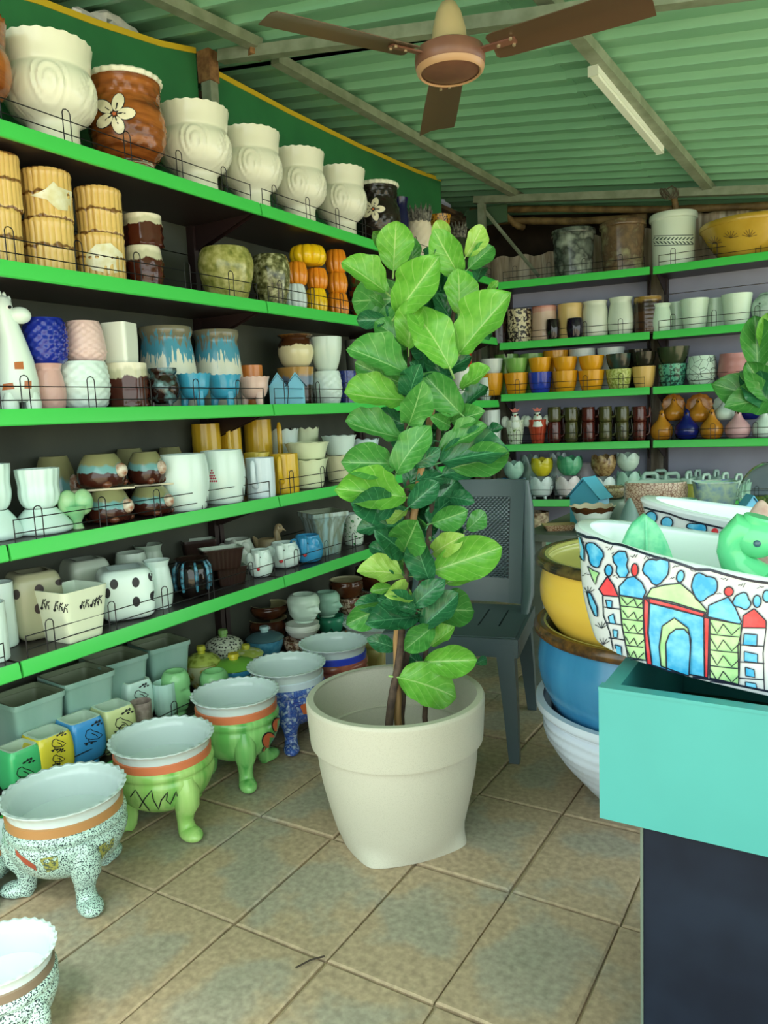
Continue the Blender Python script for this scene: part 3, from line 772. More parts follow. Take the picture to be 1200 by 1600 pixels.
def birdhouse(name, s, m, label, group=None, rot=0., hole=True, twin=True, cat='planter'):
    r, h = s.r, s.h; w = r * (.5 if twin else .9); P = []
    for c in ((-.48, .5) if twin else (0,)):
        x = c * r
        hb = MB().prism([(x - w * .95, 0), (x + w * .95, 0), (x + w * .95, h * .6), (x, h * .94), (x - w * .95, h * .6)], -r * .55, r * .55)
        P.append(part('body', hb, m))
        for sg in (-1, 1):
            a = Vector((x, 0, h)); bq = Vector((x + sg * w * 1.14, 0, h * .56)); nn = Vector(((bq - a).z, 0, -(bq - a).x)).normalized() * (-.06 * r * sg)
            P.append(part('roof_board', MB().prism([(a.x, a.z), (bq.x, bq.z), (bq.x + nn.x, bq.z + nn.z - .05 * r), (a.x, a.z - .1 * r)], -r * .68, r * .62), m))
    if hole:
        hm = MB().tube([(0 if not twin else .5 * r, -r * .56, h * .4), (0 if not twin else .5 * r, -r * .5, h * .4)], r * .14, 16)
        P.append(part('entrance_hole', hm, mat('#1d4a5c', .5)))
    return T(name, s, P, label, cat, group, rot)
birdhouse('birdhouse_planter', slot('S3', 448, 56, 581, .09), mat('#5db4d2', .25), 'turquoise twin-gabled birdhouse planter on the third shelf', 'blue birdhouse planters', hole=False)
DRB = mat('#2a1a12', .14, 'drip', '#6a7c94', '#b58a4a', s=30, p=(.5, .72, .2))
a = V(slot('S3', 463, 58, 573, .2), 'drip_pot', 'brown and black drip pot behind the blue birdhouse', 'pot', [(.8, 0), (.85, .1), (.95, .8), (1, 1)], DRB, None, GS3)
V(slot('S3', 462, 56, 521, .2, a), 'drip_pot', 'round cream pot with dark brown drips around the rim', 'pot', [(.5, 0), (.8, .12), (1, .45), (.92, .75), (.78, .9), (.98, .98), (1, 1)], mat('#e3d8ac', .14, 'drip', '#4a2c16', '#7a5426', s=40, p=(.64, .93, .12)), None, GS3)
a = V(slot('S3', 511, 46, 579, .14), 'leaf_pot', 'white leaf-relief cup under the plain white cup', 'pot', [(.78, 0), (1, .35), (.98, .7), (.88, 1)], MINT, None, GS3, fn=diamonds(10, 5, .04), seg=56, n=24)
V(slot('S3', 509, 52, 525, .14, a), 'cup', 'plain white tapering cup on the leaf-relief cup', 'cup', [(.55, 0), (.72, .15), (.95, .6), (1, 1)], mat('#d4e6da', .2), None, GS3)
V(slot('S3', 542, 32, 579, .15), 'diamond_pot', 'dark cobalt cup right of the white leaf-relief cup', 'pot', CYL, mat('#1c2466', .14, 'noise', '#3a4a9a', s=60), None, GS3)
V(slot('S3', 556, 30, 530, .26), 'cup', 'dull grey cup in the dark behind the plain white cup', 'cup', CUP, mat('#5a6058', .4))
V(slot('S3', 572, 40, 581, .12), 'bowl', 'yellow bowl under a drooping fig leaf on the third shelf', 'bowl', BOWL, YLW)
a = V(slot('S3', 722, 32, 574, .12), 'cup', 'white cup with a red cup on top, seen through the fig leaves', 'cup', CYL, WHITE)
V(slot('S3', 722, 30, 545, .12, a), 'cup', 'red cup on a white cup, seen through the fig leaves', 'cup', CYL, mat('#c2301e', .2))
V(slot('S3', 758, 30, 590, .12), 'cup', 'white cup at the far end of the third shelf', 'cup', [(.5, 0), (.5, .1), (.85, .4), (1, 1)], MINT)

# ================================================================== FOURTH LEFT SHELF
GRT = mat('#d6f0ea', .2)
def fluted_planter(s, label, rot=0.):
    r, h = s.r, s.h
    fl = lambda th, z, q: (q * (1 + .03 * math.cos(th * 15) * min(1, z / .3)), z)
    cup = vessel(MB(), r * .66, h * .62, [(.62, 0), (.84, .12), (.95, .35), (.93, .6), (1, .85), (1.02, 1)], z0=h * .38, fn=fl, seg=60, n=20, floor=.4)
    base = vessel(MB(), r * .95, h * .38, [(.9, 0), (1, .12), (.96, .35), (.7, .75), (.5, 1)], inner=False, seg=40)
    return T('fluted_planter', s, [('cup', cup.mesh('cup', [GRT, GRT], 60)), part('base', base, GRT)], label, 'planter', 'white fluted planters on the fourth shelf', rot)
fluted_planter(slot('S4', 62, 104, 730, .13), 'white fluted planter on a rounded base beside the green heart pot')
fluted_planter(slot('S4', -12, 98, 724, .16), 'white fluted planter cut by the left photo edge')
GRN_C = mat('#7cc08a', .25, 'noise', '#a8cc9a', s=20)
def petals(s, m, n=5, tall=1.0):
    t = MB()
    for k in range(n):
        a = 2 * PI * k / n + .3; rows = []
        for i in range(9):
            v = i / 8; row = []
            for j in range(7):
                u = (j / 6 - .5); wd = .98 * 2 * PI / n * (.8 + .2 * v / .6 if v < .6 else math.sqrt(max(0, 1 - ((v - .6) / .41) ** 2)))
                rr = s.r * ((.42 + .6 * math.sin(min(1, v * 1.35) * PI * .5)) - .10 * max(0, v - .55) / .45) * (1.0 - .12 * u * u) * (1 - .03 * (k % 2))
                row.append((math.cos(a + u * wd) * rr, math.sin(a + u * wd) * rr, s.h * (.1 + .9 * v * tall)))
            rows.append(row)
        o = len(t.v); t.grid(rows, False)
        rows2 = [[Vector(p) * .985 - Vector((0, 0, .0)) for p in rw] for rw in rows]; t.grid(rows2, False)
    return [part('petal_ring', t, m)]
def tulip(row, px, w, y, m, label, group, on=None, dep=.13, feet=False, n=5, rot=0., s=None):
    s = s or slot(row, px, w, y, dep, on)
    def more(q):
        L = petals(q, m, n)
        if feet: L += legs3(3, 1, .16, m, 'foot', .5, .14)(q)
        return L
    return V(s, 'tulip_pot', label, 'pot', [(.45, .08 if feet else 0), (.7, .16), (.92, .42), (.95, .62), (.9, .78)], m, m, group, more=more, seg=36, floor=.2, rot=rot)
s = slot('S4', 119, 56, 764, .08)
def heartpot(s):
    t = MB()
    for sg in (-1, 1): t.ball((sg * s.r * .42, 0, s.h * .68), (s.r * .58, s.r * .5, s.h * .34), 18, 12)
    return [part('bulb', t, GRN_C)]
V(s, 'heart_pot', 'small green heart-shaped pot beside the white fluted planter', 'pot', [(.38, 0), (.3, .1), (.28, .2), (.6, .45), (.75, .6)], GRN_C, None, None, more=heartpot, floor=.3)
TORT = mat('#3f1d14', .14, 'drip', '#6fa4a8', '#8a8a62', s=28, p=(.42, .62, .16)); TBRN = mat('#4a2014', .15, 'noise', '#7a4a34', s=30)
THEAD = mat('#cfc9b8', .2, 'noise', '#9a5a3a', s=45)
def tortoise(px, w, y, label, on=None, dep=.1, slab=False, rot=.9):
    s = slot('S4', px, w, y, dep, on); r, h = s.r, s.h
    body = vessel(MB(), r * .92, h, [(.9, .04), (1, .12), (1.06, .3), (1.02, .52), (.86, .8), (.68, .97), (.64, 1)], seg=40, n=18, floor=.3)
    P = [('shell', body.mesh('shell', [TORT, mat('#6a6a52', .3)]))]
    P.append(part('head', MB().ball((0, -r * .98, h * .5), (r * .24, r * .28, h * .22), 16, 12), THEAD))
    for sx, sy in ((-.5, -.6), (.5, -.6), (-.5, .6), (.5, .6)):
        P.append(part('leg', MB().ball((sx * r, sy * r, h * .12), (r * .22, r * .26, h * .12), 12, 8), TBRN))
    return T('tortoise_pot', s, P, label, 'pot', 'brown tortoise pots on the fourth shelf', rot)
t1 = tortoise(170, 76, 762, 'tortoise pot with a pale head, lower row left', dep=.1)
t2 = tortoise(236, 70, 757, 'tortoise pot with a pale head, lower row beside white pot', dep=.1)
t3 = tortoise(88, 74, 712, 'tortoise pot in the back, behind the white fluted planter', dep=.3)
def slab(px, w, on, label, dep):
    s = slot('S4', px, w, None, dep, on, h=.006)
    b = MB().prism([(-s.r, 0), (s.r, 0), (s.r, s.h), (-s.r, s.h)], -s.r * .62, s.r * .62)
    return T('glass_slab', s, [('slab', b.mesh('glass_slab', mat('#c9c2a4', .2)))], label, 'board', 'thin boards between tortoise pots')
sl1 = slab(162, 96, t1, 'thin cream board under the upper left tortoise', .12); sl2 = slab(238, 66, t2, 'thin cream board under the upper right tortoise', .13)
tortoise(158, 80, 708, 'tortoise pot in the upper row, on the left cream board', sl1, .12)
tortoise(228, 62, 705, 'tortoise pot in the upper row, on the right cream board', sl2, .13)
tortoise(206, 62, 700, 'tortoise pot in the back, between the two upper ones', None, .31)
tortoise(268, 52, 698, 'tortoise pot in the back, behind the white barrel pot', None, .31)
GW = 'white barrel pots on the fourth shelf'
WB = mat('#dcf0ea', .2)
V(slot('S4', 287, 82, 708, .09), 'barrel_pot', 'plain white barrel pot beside the tortoises', 'pot', BARREL, WB, None, GW)
s = V(slot('S4', 348, 72, 702, .09), 'barrel_pot', 'white barrel pot with a red triangular print', 'pot', BARREL, WB, None, GW)
REDP = mat('#b8324a', .5); bv = bvh_of(s)
tri = []
for k in range(5):
    for j in range(k + 1): tri.append(circ(331 - k * 1.3 + j * 3.2 + k * 1.2 * 0, 735 + k * 4.2, 1.5, 1.7, 6))
decal(s, tri, REDP, 'red_print', bv=bv, sub=0)
# cactus mugs
GM = 'cactus mugs on the fourth shelf'
YMUG = mat('#d9b02c', .2)
def mug(row, px, w, y, m, label, group, dep=.12, on=None, side=1, rot=0., hw=.72, prof=MUGP, fn=None, cat='mug', two=False):
    s = slot(row, px, w, y, dep, on); r, h = s.r * hw, s.h
    body = vessel(MB(), r, h, prof, fn=fn or (lambda th, z, q: (q * (1 + .012 * math.cos(th * 16)), z)), seg=64, n=14)
    P = [('body', body.mesh('mug_body', [m, m], 60))]
    for sg in ((side, -side) if two else (side,)):
        P.append(part('handle', MB().tube([(sg * r * .95, 0, h * .3), (sg * r * 1.3, 0, h * .32), (sg * r * 1.52, 0, h * .42), (sg * r * 1.56, 0, h * .6), (sg * r * 1.55, 0, h * .88), (sg * r * 1.53, 0, h * .95)] if not two and hw > .7 else
              [(sg * r * .95, 0, h * .3), (sg * r * 1.3, 0, h * .35), (sg * r * 1.42, 0, h * .55), (sg * r * 1.28, 0, h * .76), (sg * r * .95, 0, h * .8)], [r * .2, r * .2, r * .2, r * .19, r * .18, r * .1][:6 if not two and hw > .7 else 5], 10), m))
    return T('mug', s, P, label, cat, group, rot)
mug('S4', 325, 62, 662, YMUG, 'yellow cactus mug, leftmost behind the white barrel pots', GM, .31, side=1)
mug('S4', 361, 50, 659, YMUG, 'yellow cactus mug in the middle with its handle in front', GM, .31, side=-1, rot=.8)
mug('S4', 405, 60, 656, YMUG, 'yellow cactus mug with upturned handle at right', GM, .31)
mug('S4', 407, 48, 714, mat('#d9e9f2', .2), 'white cactus mug in front with handle facing out', GM, .07, side=-1, rot=1.25, hw=.95)
mug('S4', 446, 44, 708, YMUG, 'yellow cactus mug in front beside the white mug', GM, .07, side=-1, rot=1.3, hw=.95)
V(slot('S4', 403, 40, 706, .17), 'cup', 'low yellow cup between the front and back mugs', 'cup', CYL, mat('#d6c04c', .25))
RUF = mat('#e2ecc4', .22); RUFW = mat('#d8ebe4', .22)
GR = 'ruffled pots stacked on the fourth shelf'
def ruff(px, w, y, m, label, on=None, dep=.1):
    return V(slot('S4', px, w, y, dep, on), 'ruffled_pot', label, 'pot', [(.68, 0), (.76, .08), (.86, .5), (.94, .85), (1, 1)], m, None, GR, fn=scallop(10, .03, .02, .7), seg=60)
a = ruff(480, 66, 716, RUF, 'cream ruffled pot, lower of the front stack'); ruff(480, 70, 690, RUF, 'cream ruffled pot, upper of the front stack', a)
a = ruff(530, 46, 710, mat('#e0dcb8', .22), 'beige ruffled pot under a white one near the fig', dep=.12); ruff(530, 54, 680, RUFW, 'white ruffled pot on the beige one near the fig', a, .12)
ruff(442, 52, 671, RUFW, 'white ruffled pot in the back beside the yellow mug', None, .3); ruff(479, 42, 669, RUF, 'cream ruffled pot in the back row', None, .3)
ruff(568, 50, 686, mat('#cfe6ea', .22), 'pale blue ruffled pot behind the fig leaves', None, .14)

# ================================================================== FIFTH LEFT SHELF
GD = 'dice-shaped planters on the fifth shelf'
def dice(px, w, y, m, label, dep, rot):
    s = slot('S5', px, w, y, dep)
    mb = MB(); r, h = s.r * .96, s.h
    r *= .86; vessel(mb, r, h, [(.62, 0), (.8, .04), (.93, .16), (.97, .5), (.93, .84), (.8, .97), (.66, 1)], sq=6, seg=64, n=28, wall=.1, floor=.2)
    return T('dice_planter', s, [('body', mb.mesh('dice', [m, m], 60))], label, 'planter', GD, rot=rot)
def dots(s, pl, m=INK):
    bv = bvh_of(s)
    for x, y, a, b in pl: decal(s, [circ(x, y, a, b)], m, 'dot', bv=bv)
d = dice(196, 108, 877, MINT, 'white dice planter with black dots', .12, .12)
dots(d, [(178, 913, 6.5, 8), (168, 927, 4.5, 8), (212, 910, 6, 8), (237, 900, 6, 8), (213, 940, 6, 8), (240, 931, 6, 8)])
d = dice(54, 100, 884, mat('#a3a486', .25), 'tan dice planter with black dots behind the cream pot', .2, .3)
dots(d, [(26, 929, 5.5, 8), (61, 921, 7.5, 8), (60, 951, 6.5, 8), (92, 910, 6, 5)], mat('#2c1c18', .4))
dice(134, 88, 866, mat('#c4d2c0', .25), 'plain pale dice planter in the back row', .31, .35)
s = slot('S5', 112, 110, 907, .08); r, h = s.r, s.h
V(s, 'square_pot', 'cream square tapering pot with black figures', 'pot', [(.72, 0), (.76, .03), (.9, .6), (.99, 1)], mat('#e3ead0', .22), mat('#d9ead8', .25), None, rot=.62, sq=14, seg=72, n=12, wall=.06)
bv = bvh_of(s); L = []
def figs(x0, y0, x1, y1, n):
    for k in range(n):
        x = x0 + (x1 - x0) * k / max(1, n - 1); y = y0 + (y1 - y0) * k / max(1, n - 1); q = random.uniform
        L.append([(x, y + 7), (x + 1, y), (x + 2.5, y - 6)]); L.append([(x + 1, y - 1), (x + 5, y + 2)]); L.append([(x + 3, y - 2), (x + 6, y - 6)]); L.append([(x + 4, y + 1), (x + 5, y + 7)])
figs(66, 942, 72, 945, 2); figs(86, 945, 100, 950, 3); figs(126, 945, 133, 942, 2); figs(143, 942, 153, 936, 3)
strokes(s, L, 1.5, INK, 'painted_figures', bv=bv); decal(s, [circ(66, 950, 2.2, 2.6), circ(86, 953, 2.2, 2.6), circ(126, 948, 2.2, 3), circ(142, 946, 2, 2.6)], INK, 'painted_heads', bv=bv, sub=0)
V(slot('S5', 2, 46, 906, .2), 'textured_pot', 'white hammered cylinder pot at the left edge, farther one', 'pot', CYL, MINT, None, 'white hammered pots at the left edge', fn=diamonds(16, 12, .02), seg=64, n=40)
V(slot('S5', -14, 52, 937, .09), 'textured_pot', 'white hammered cylinder pot at the left edge, nearer one', 'pot', CYL, MINT, None, 'white hammered pots at the left edge', fn=diamonds(16, 12, .02), seg=64, n=40)
GV = 'pale vases behind the white dice'
V(slot('S5', 247, 46, 871, .11), 'vase', 'white waisted vase right of the white dice', 'vase', VASE, MINT, None, GV)
V(slot('S5', 207, 52, 859, .27), 'vase', 'pale round-mouthed vase behind the white dice', 'vase', BARREL, mat('#c6d8c8', .25), None, GV)
V(slot('S5', 234, 50, 847, .33), 'vase', 'pale green tall vase in the back row', 'vase', VASE, mat('#b9cfbb', .25), None, GV)
BLU = mat('#1b1414', .1, 'drip', '#3a6a8a', '#1e1614', s=30, p=(.25, .8, .35))
s = slot('S5', 301, 58, 867, .11)
def arms(s):
    L = []
    for k in range(8):
        a = 2 * PI * k / 8 + .2; d = Vector((math.cos(a), math.sin(a), 0))
        L.append(part('glaze_rib', MB().tube([d * s.r * .8 + Vector((0, 0, s.h * .92)), d * s.r * .98 + Vector((0, 0, s.h * .75)), d * s.r * 1.02 + Vector((0, 0, s.h * .45)), d * s.r * .95 + Vector((0, 0, s.h * .2))], [s.r * .06, s.r * .1, s.r * .1, s.r * .07], 8), mat('#4f9ab6', .12, 'noise', '#1d2c3a', s=50)))
    return L
V(s, 'ribbed_pot', 'black pot with running blue glaze ribs', 'pot', [(.6, 0), (.85, .15), (.95, .45), (.86, .75), (.72, .86), (.9, .96), (.95, 1)], mat('#17110f', .1), mat('#2a1e18', .2), None, more=arms)
WOOD = mat('#2c1913', .3); WIN = mat('#b7c8b8', .3)
GT = 'brown rectangular basket pots on the fifth shelf'
def trough(row, px, w, y, m, mi, label, group, dep=.12, on=None, rot=0., ey=.6, amp=.015, k=28, cat='planter', prof=None, name='trough_pot', s=None):
    s = s or slot(row, px, w, y, dep, on)
    return V(s, name, label, cat, prof or [(.74, 0), (.78, .04), (.95, .9), (1, .92), (1, 1)], m, mi, group, rot=rot, sq=14, seg=112, n=14, ey=ey, wall=.07, fn=lambda th, z, q: (q * (1 + (amp * math.cos(th * k) if z < .9 else 0)), z))
a = trough('S5', 360, 64, 878, WOOD, WIN, 'dark brown ribbed basket pot, lower of two', GT, .12, rot=.25)
trough('S5', 346, 84, 849, WOOD, WIN, 'dark brown ribbed basket pot, upper of two', GT, .12, a, rot=.25)
trough('S5', 312, 66, 838, WOOD, WIN, 'flat dark tray pot behind the brown basket pots', GT, .32, rot=.2)
def elephant(row, px, w, y, m, label, dep=.1, rot=0., on=None, tongue=True):
    s = slot(row, px, w, y, dep, on); r, h = s.r, s.h
    body = vessel(MB(), r, h, [(.55, 0), (.8, .08), (.96, .35), (.94, .65), (.76, .92), (.74, 1)], seg=36, floor=.2)
    P = [('body', body.mesh('elephant_body', [m, m]))]
    P.append(part('trunk', MB().tube([(-r * .2, -r * .8, h * .95), (-r * .25, -r * 1.08, h * .9), (-r * .25, -r * 1.14, h * .66), (-r * .22, -r * 1.08, h * .45)], [r * .22, r * .25, r * .22, r * .18], 12), m))
    for sg in (-1, 1): P.append(part('ear', MB().ball((sg * r * .62 - r * .2, -r * .7, h * .72), (r * .3, r * .12, h * .24), 14, 10), m))
    for sg in (-1, 1): P.append(part('eye', MB().ball((-r * .2 + sg * r * .2, -r * 1.0, h * .78), r * .05, 8, 6), INK))
    if tongue: P.append(part('red_tongue', MB().ball((-r * .2, -r * 1.1, h * .36), (r * .13, r * .1, h * .07), 10, 8), mat('#c02a30', .3)))
    return T('elephant_pot', s, P, label, 'planter', 'elephant pots on the fifth shelf', rot)
elephant('S5', 407, 40, 855, MINT, 'white elephant pot with red mouth beside the brown baskets', .1)
elephant('S5', 444, 52, 843, MINT, 'larger white elephant pot with red mouth', .13)
elephant('S5', 372, 56, 838, mat('#cfdccf', .25), 'pale elephant pot behind the brown baskets', .3, tongue=False)
elephant('S5', 481, 50, 832, mat('#3f9cd0', .18), 'blue elephant pot with red mouth in front of the square planter', .1)
def bird(s, m, label, group, rot=0., beak=None, cat='planter', neck=1.):
    r, h = s.r, s.h
    body = vessel(MB(), r * .8, h * .62, [(.5, 0), (.85, .15), (1, .5), (.8, .9), (.72, 1)], seg=36, floor=.3)
    P = [('body', body.mesh('bird_body', [m, m]))]
    P.append(part('neck', MB().tube([(r * .55, 0, h * .35), (r * .8, 0, h * .55), (r * .72, 0, h * .78), (r * .85, 0, h * .9)], [r * .34, r * .25, r * .22, r * .2], 14), m))
    P.append(part('head', MB().ball((r * .9, 0, h * .88), (r * .3, r * .24, h * .13), 16, 12), m))
    P.append(part('beak', MB().tube([(r * 1.1, 0, h * .87), (r * 1.4, 0, h * .8)], [r * .12, .001], 10), beak or m))
    P.append(part('tail', MB().tube([(-r * .6, 0, h * .45), (-r * .95, 0, h * .7)], [r * .35, r * .08], 12), m))
    for sg in (-1, 1): P.append(part('eye', MB().ball((r * .98, sg * r * .2, h * .92), r * .05, 8, 6), INK))
    return T('bird_planter', s, P, label, cat, group, rot)
bird(slot('S5', 417, 44, 817, .29), mat('#a2916c', .3), 'tan duck planter in the dark behind the elephants', 'bird planters')
DRG = mat('#9fc4c8', .2, 'streak', '#7d8a78', '#bcd6d6', s=26)
trough('S5', 506, 78, 794, DRG, mat('#9aa88c', .3), 'tall flared square planter with grey-blue streaked glaze', None, .15, rot=.45, ey=1, amp=0, prof=[(.6, 0), (.62, .04), (.78, .6), (.92, .86), (1, .9), (1, 1)], name='square_planter')
V(slot('S5', 552, 34, 800, .15), 'printed_pot', 'white pot with a green print behind the fig leaves', 'pot', BARREL, mat('#dfeee4', .22, 'speck', '#3a8a4a', s=70, p=(.6, 0, 0)), MINT)

# ================================================================== BOTTOM LEFT SHELF
GSQ = 'grey-green square planters on the bottom shelf'
SQG = mat('#7fa89c', .3, 'streak', '#93b5aa', s=8); SQI = mat('#7d8b6e', .45)
def sqpl(px, w, y, label, dep=.2, rot=.5):
    s = slot('S6', px, w, y, dep)
    return V(s, 'square_planter', label, 'planter', [(.70, 0), (.72, .03), (.86, .6), (.94, .9), (1, .93), (1, 1)], SQG, SQI, GSQ, rot=rot, sq=12, seg=72, n=14, wall=.07)
sqpl(46, 118, 1068, 'grey-green square planter, nearest the left edge'); sqpl(124, 116, 1036, 'grey-green square planter, second from the left edge')
sqpl(182, 104, 1011, 'grey-green square planter, third from the left edge', .24); sqpl(252, 94, 990, 'grey-green square planter beside the cream tureen', .24)
GC = 'small printed cube pots on the bottom shelf'
def cube(px, w, y, m, label, dep=.07, rot=.5, art=True):
    s = slot('S6', px, w, y, dep)
    V(s, 'cube_pot', label, 'pot', [(.5, .06), (.72, .1), (.96, .3), (1, .6), (.95, .88), (.84, 1)], m, mat('#d2ead6', .3), GC, rot=rot, sq=7, seg=56, n=18, wall=.14, floor=.2, more=legs3(4, 1, .15, m, 'foot', .72, .17, 1.0))
    return s
def birdart(s, x, y, k=1., w=1.3):
    bv = bvh_of(s); A = lambda pl: [(x + a * k, y + b * k) for a, b in pl]
    strokes(s, [A([(-14, 4), (-12, -4), (-6, -7), (-2, -4), (6, -2), (13, 2), (6, 8), (-4, 9), (-12, 8), (-14, 4)]), A([(-4, 0), (2, 2), (6, 6)]), A([(-16, 16), (-6, 13), (4, 12)]),
                A([(-2, -14), (4, -17), (10, -18)]), A([(-9, 9), (-8, 14)])], w, INK, 'painted_bird', bv=bv)
    decal(s, [[(x + a * k + q[0], y + b * k + q[1]) for q in ((-3 * k, 1 * k), (0, -2 * k), (3 * k, -1 * k), (0, 2 * k))] for a, b in ((-3, -13), (3, -18), (8, -20), (12, -16), (-12, 17), (-4, 15), (6, -14))], INK, 'painted_leaves', bv=bv, sub=0)
c = cube(30, 74, 1153, mat('#46b874', .2), 'green cube pot with a bird drawing at the left edge'); birdart(c, 40, 1205)
c = cube(75, 84, 1130, mat('#d0c43c', .2), 'yellow cube pot with bird drawings'); birdart(c, 92, 1160, .8); birdart(c, 92, 1184, .7)
c = cube(126, 80, 1108, mat('#3f92d2', .2), 'blue cube pot with a bird drawing'); birdart(c, 147, 1146)
c = cube(177, 74, 1090, mat('#cfd99c', .2), 'pale yellow cube pot with a bird drawing'); birdart(c, 194, 1128)
c = cube(210, 62, 1052, mat('#c4e4da', .2), 'white cube pot with a bird drawing, standing farther back', .17); birdart(c, 221, 1084, .8)
V(slot('S6', 222, 34, 1090, .05), 'cup', 'small mauve crackled cup beside the pale yellow cube', 'cup', CYL, mat('#a89a90', .4, 'noise', '#8a7a74', s=60))
mug('S6', 258, 38, 1060, mat('#bfe6dc', .2), 'pale mint mug beside the green head', 'small pots on the bottom shelf', .1, side=1, rot=.3, hw=.93, prof=[(.8, 0), (.82, .2), (1, .24), (1, 1)])
def headpot(name, s, m, label, group=None, rot=0., curls=False, open_=True):
    r, h = s.r, s.h; mb = MB(); seg, nr = 48, 34
    rows = []
    for i in range(nr + 1):
        v = i / nr; z = h * (.02 + .98 * v); row = []
        # neck, jaw, cheeks, brow, crown
        base = .58 if v < .05 else .50 + .36 * min(1, (v - .05) / .2) ** .7 if v < .25 else .86 + .14 * math.sin((v - .25) / .75 * PI * .7)
        if v > .66: base *= math.sqrt(max(.0, 1 - ((v - .66) / .36) ** 2)) ** .9
        for j in range(seg):
            th = 2 * PI * j / seg; dx, dy = math.cos(th), math.sin(th)
            f = max(0, -dy); q = base
            g = lambda a, b, sa, sb: math.exp(-((dx - a) / sa) ** 2 - ((v - b) / sb) ** 2) if dy < 0 else 0
            q += .3 * g(0, .38, .10, .06) + .18 * g(0, .48, .08, .09) + .13 * g(0, .25, .22, .03) + .14 * g(0, .14, .26, .05)
            q -= .15 * (g(.34, .52, .17, .045) + g(-.34, .52, .17, .045)); q += .045 * (g(.34, .6, .2, .03) + g(-.34, .6, .2, .03)) + .05 * (g(.34, .51, .1, .02) + g(-.34, .51, .1, .02))
            q -= .03 * g(0, .285, .18, .014)
            if v < .12: q -= .0
            ear = math.exp(-((abs(dx) - 1) / .03) ** 2 - ((v - .45) / .12) ** 2) * .12; q += ear
            if curls and (v > .62 or dy > .25) and v < .97: q += .022 * (math.sin(th * 22) * math.sin(v * 80))
            row.append((dx * q * r * .95, dy * q * r * (1.05 if dy < 0 else 1.0), z))
        rows.append(row)
    if open_:
        top = rows[int(nr * .93)]; rows = rows[:int(nr * .93) + 1]
        zt = top[0][2]
        rows += [[(x * .86, y * .86, zt) for x, y, _ in top], [(x * .8, y * .8, zt - h * .3) for x, y, _ in top], [(0, 0, zt - h * .32)] * seg]
    mb.grid(rows, True, 0, True)
    return T(name, s, [('head', mb.mesh('head', m, 70))], label, 'planter', group, rot)
GH = 'head planters'
HG = mat('#8fd08e', .2)
headpot('head_planter', slot('S6', 275, 46, 1035, .1), HG, 'light green face planter looking right, beside the mint mug', GH, rot=.9)
headpot('head_planter', slot('S6', 335, 48, 1036, .06), HG, 'light green face planter bowed behind the scalloped pot', GH, rot=-.3)
def tureen(s, mbody, mlid, mknob, label, band=None):
    r, h = s.r, s.h
    b = vessel(MB(), r, h * .58, [(.55, 0), (.75, .12), (.96, .65), (1, 1)], seg=44)
    l = MB(); rows = [[(math.cos(t) * a * r, math.sin(t) * a * r, z * h) for t in [2 * PI * i / 44 for i in range(44)]] for a, z in ((1.03, .575), (1.05, .60), (1.03, .62), (.9, .69), (.62, .765), (.3, .80), (.001, .805))]
    l.grid(rows, True)
    k = MB().tube([(0, 0, h * .79), (0, 0, h * .86), (0, 0, h * .88), (0, 0, h * .98)], [r * .22, r * .2, r * .27, r * .24], 18)
    P = [('bowl', b.mesh('bowl', [mbody, WHITE])), part('lid', l, mlid, part('knob', k, mknob))]
    if band:
        bb = MB(); bb.grid([[(math.cos(t) * a * r, math.sin(t) * a * r, z * h) for t in [2 * PI * i / 44 for i in range(44)]] for a, z in ((.955, .36), (.99, .39), (1.02, .55), (1.0, .57))], True)
        P.append(part('band', bb, band))
    return T('lidded_tureen', s, P, label, 'pot', 'lidded tureens on the bottom shelf')
DOT = mat('#d8e0c8', .2, 'cells', '#1d1d1d', s=85); FLW = mat('#d9ddb0', .2, 'cells', '#7d8a34', '#c9b46a', s=45)
tureen(slot('S6', 316, 56, 1000, .22), FLW, mat('#b9c860', .2, 'cells', '#8a9a3c', s=40), mat('#c2c23a', .25), 'cream tureen with leaf pattern and green lid')
tureen(slot('S6', 366, 70, 1010, .12), mat('#8fc04a', .2), mat('#7fbf4c', .2), mat('#e0cf3a', .25), 'green lidded tureen with blue band and yellow knob', mat('#3f96c8', .2))
tureen(slot('S6', 385, 52, 999, .2), FLW, mat('#b9c860', .2, 'cells', '#d8dcae', s=40), mat('#c2c23a', .25), 'patterned tureen half hidden behind the green lidded one')
tureen(slot('S6', 350, 58, 975, .3), DOT, DOT, mat('#7fae5c', .25), 'black and white dotted lidded jar in the back')
tureen(slot('S6', 414, 58, 970, .24), mat('#3f86a8', .2, 'noise', '#5aa0bc', s=50), mat('#4a6a70', .25), mat('#a8d0d0', .25), 'blue speckled lidded pot with round belly')
BRN = mat('#3a1c12', .12, 'noise', '#55301a', s=20)
a = V(slot('S6', 420, 62, 958, .32), 'bowl', 'dark brown bowl under another, behind the blue lidded pot', 'bowl', LOWBOWL, BRN, mat('#a9a678', .3), 'dark brown glazed bowls'); V(slot('S6', 421, 62, 936, .32, a), 'bowl', 'dark brown bowl with beige inside, behind the blue lidded pot', 'bowl', LOWBOWL, BRN, mat('#a9a678', .3), 'dark brown glazed bowls')
SPK = mat('#c9b49c', .3, 'speck', '#6f4a34', s=75, p=(.5, 0, 0))
a = V(slot('S6', 466, 46, 991, .14), 'bowl', 'speckled beige bowl at the bottom of the head stack', 'bowl', LOWBOWL, SPK, None, 'bowls stacked under the heads')
b = V(slot('S6', 473, 54, 966, .14, a), 'bowl', 'white ribbed bowl under the white curly head', 'bowl', LOWBOWL, WHITE, None, 'bowls stacked under the heads', fn=rings(6, .012), n=30)
headpot('head_planter', slot('S6', 474, 52, 918, .14, b), mat('#d2ead8', .22), 'white curly-haired head planter looking right', GH, rot=.85, curls=True)
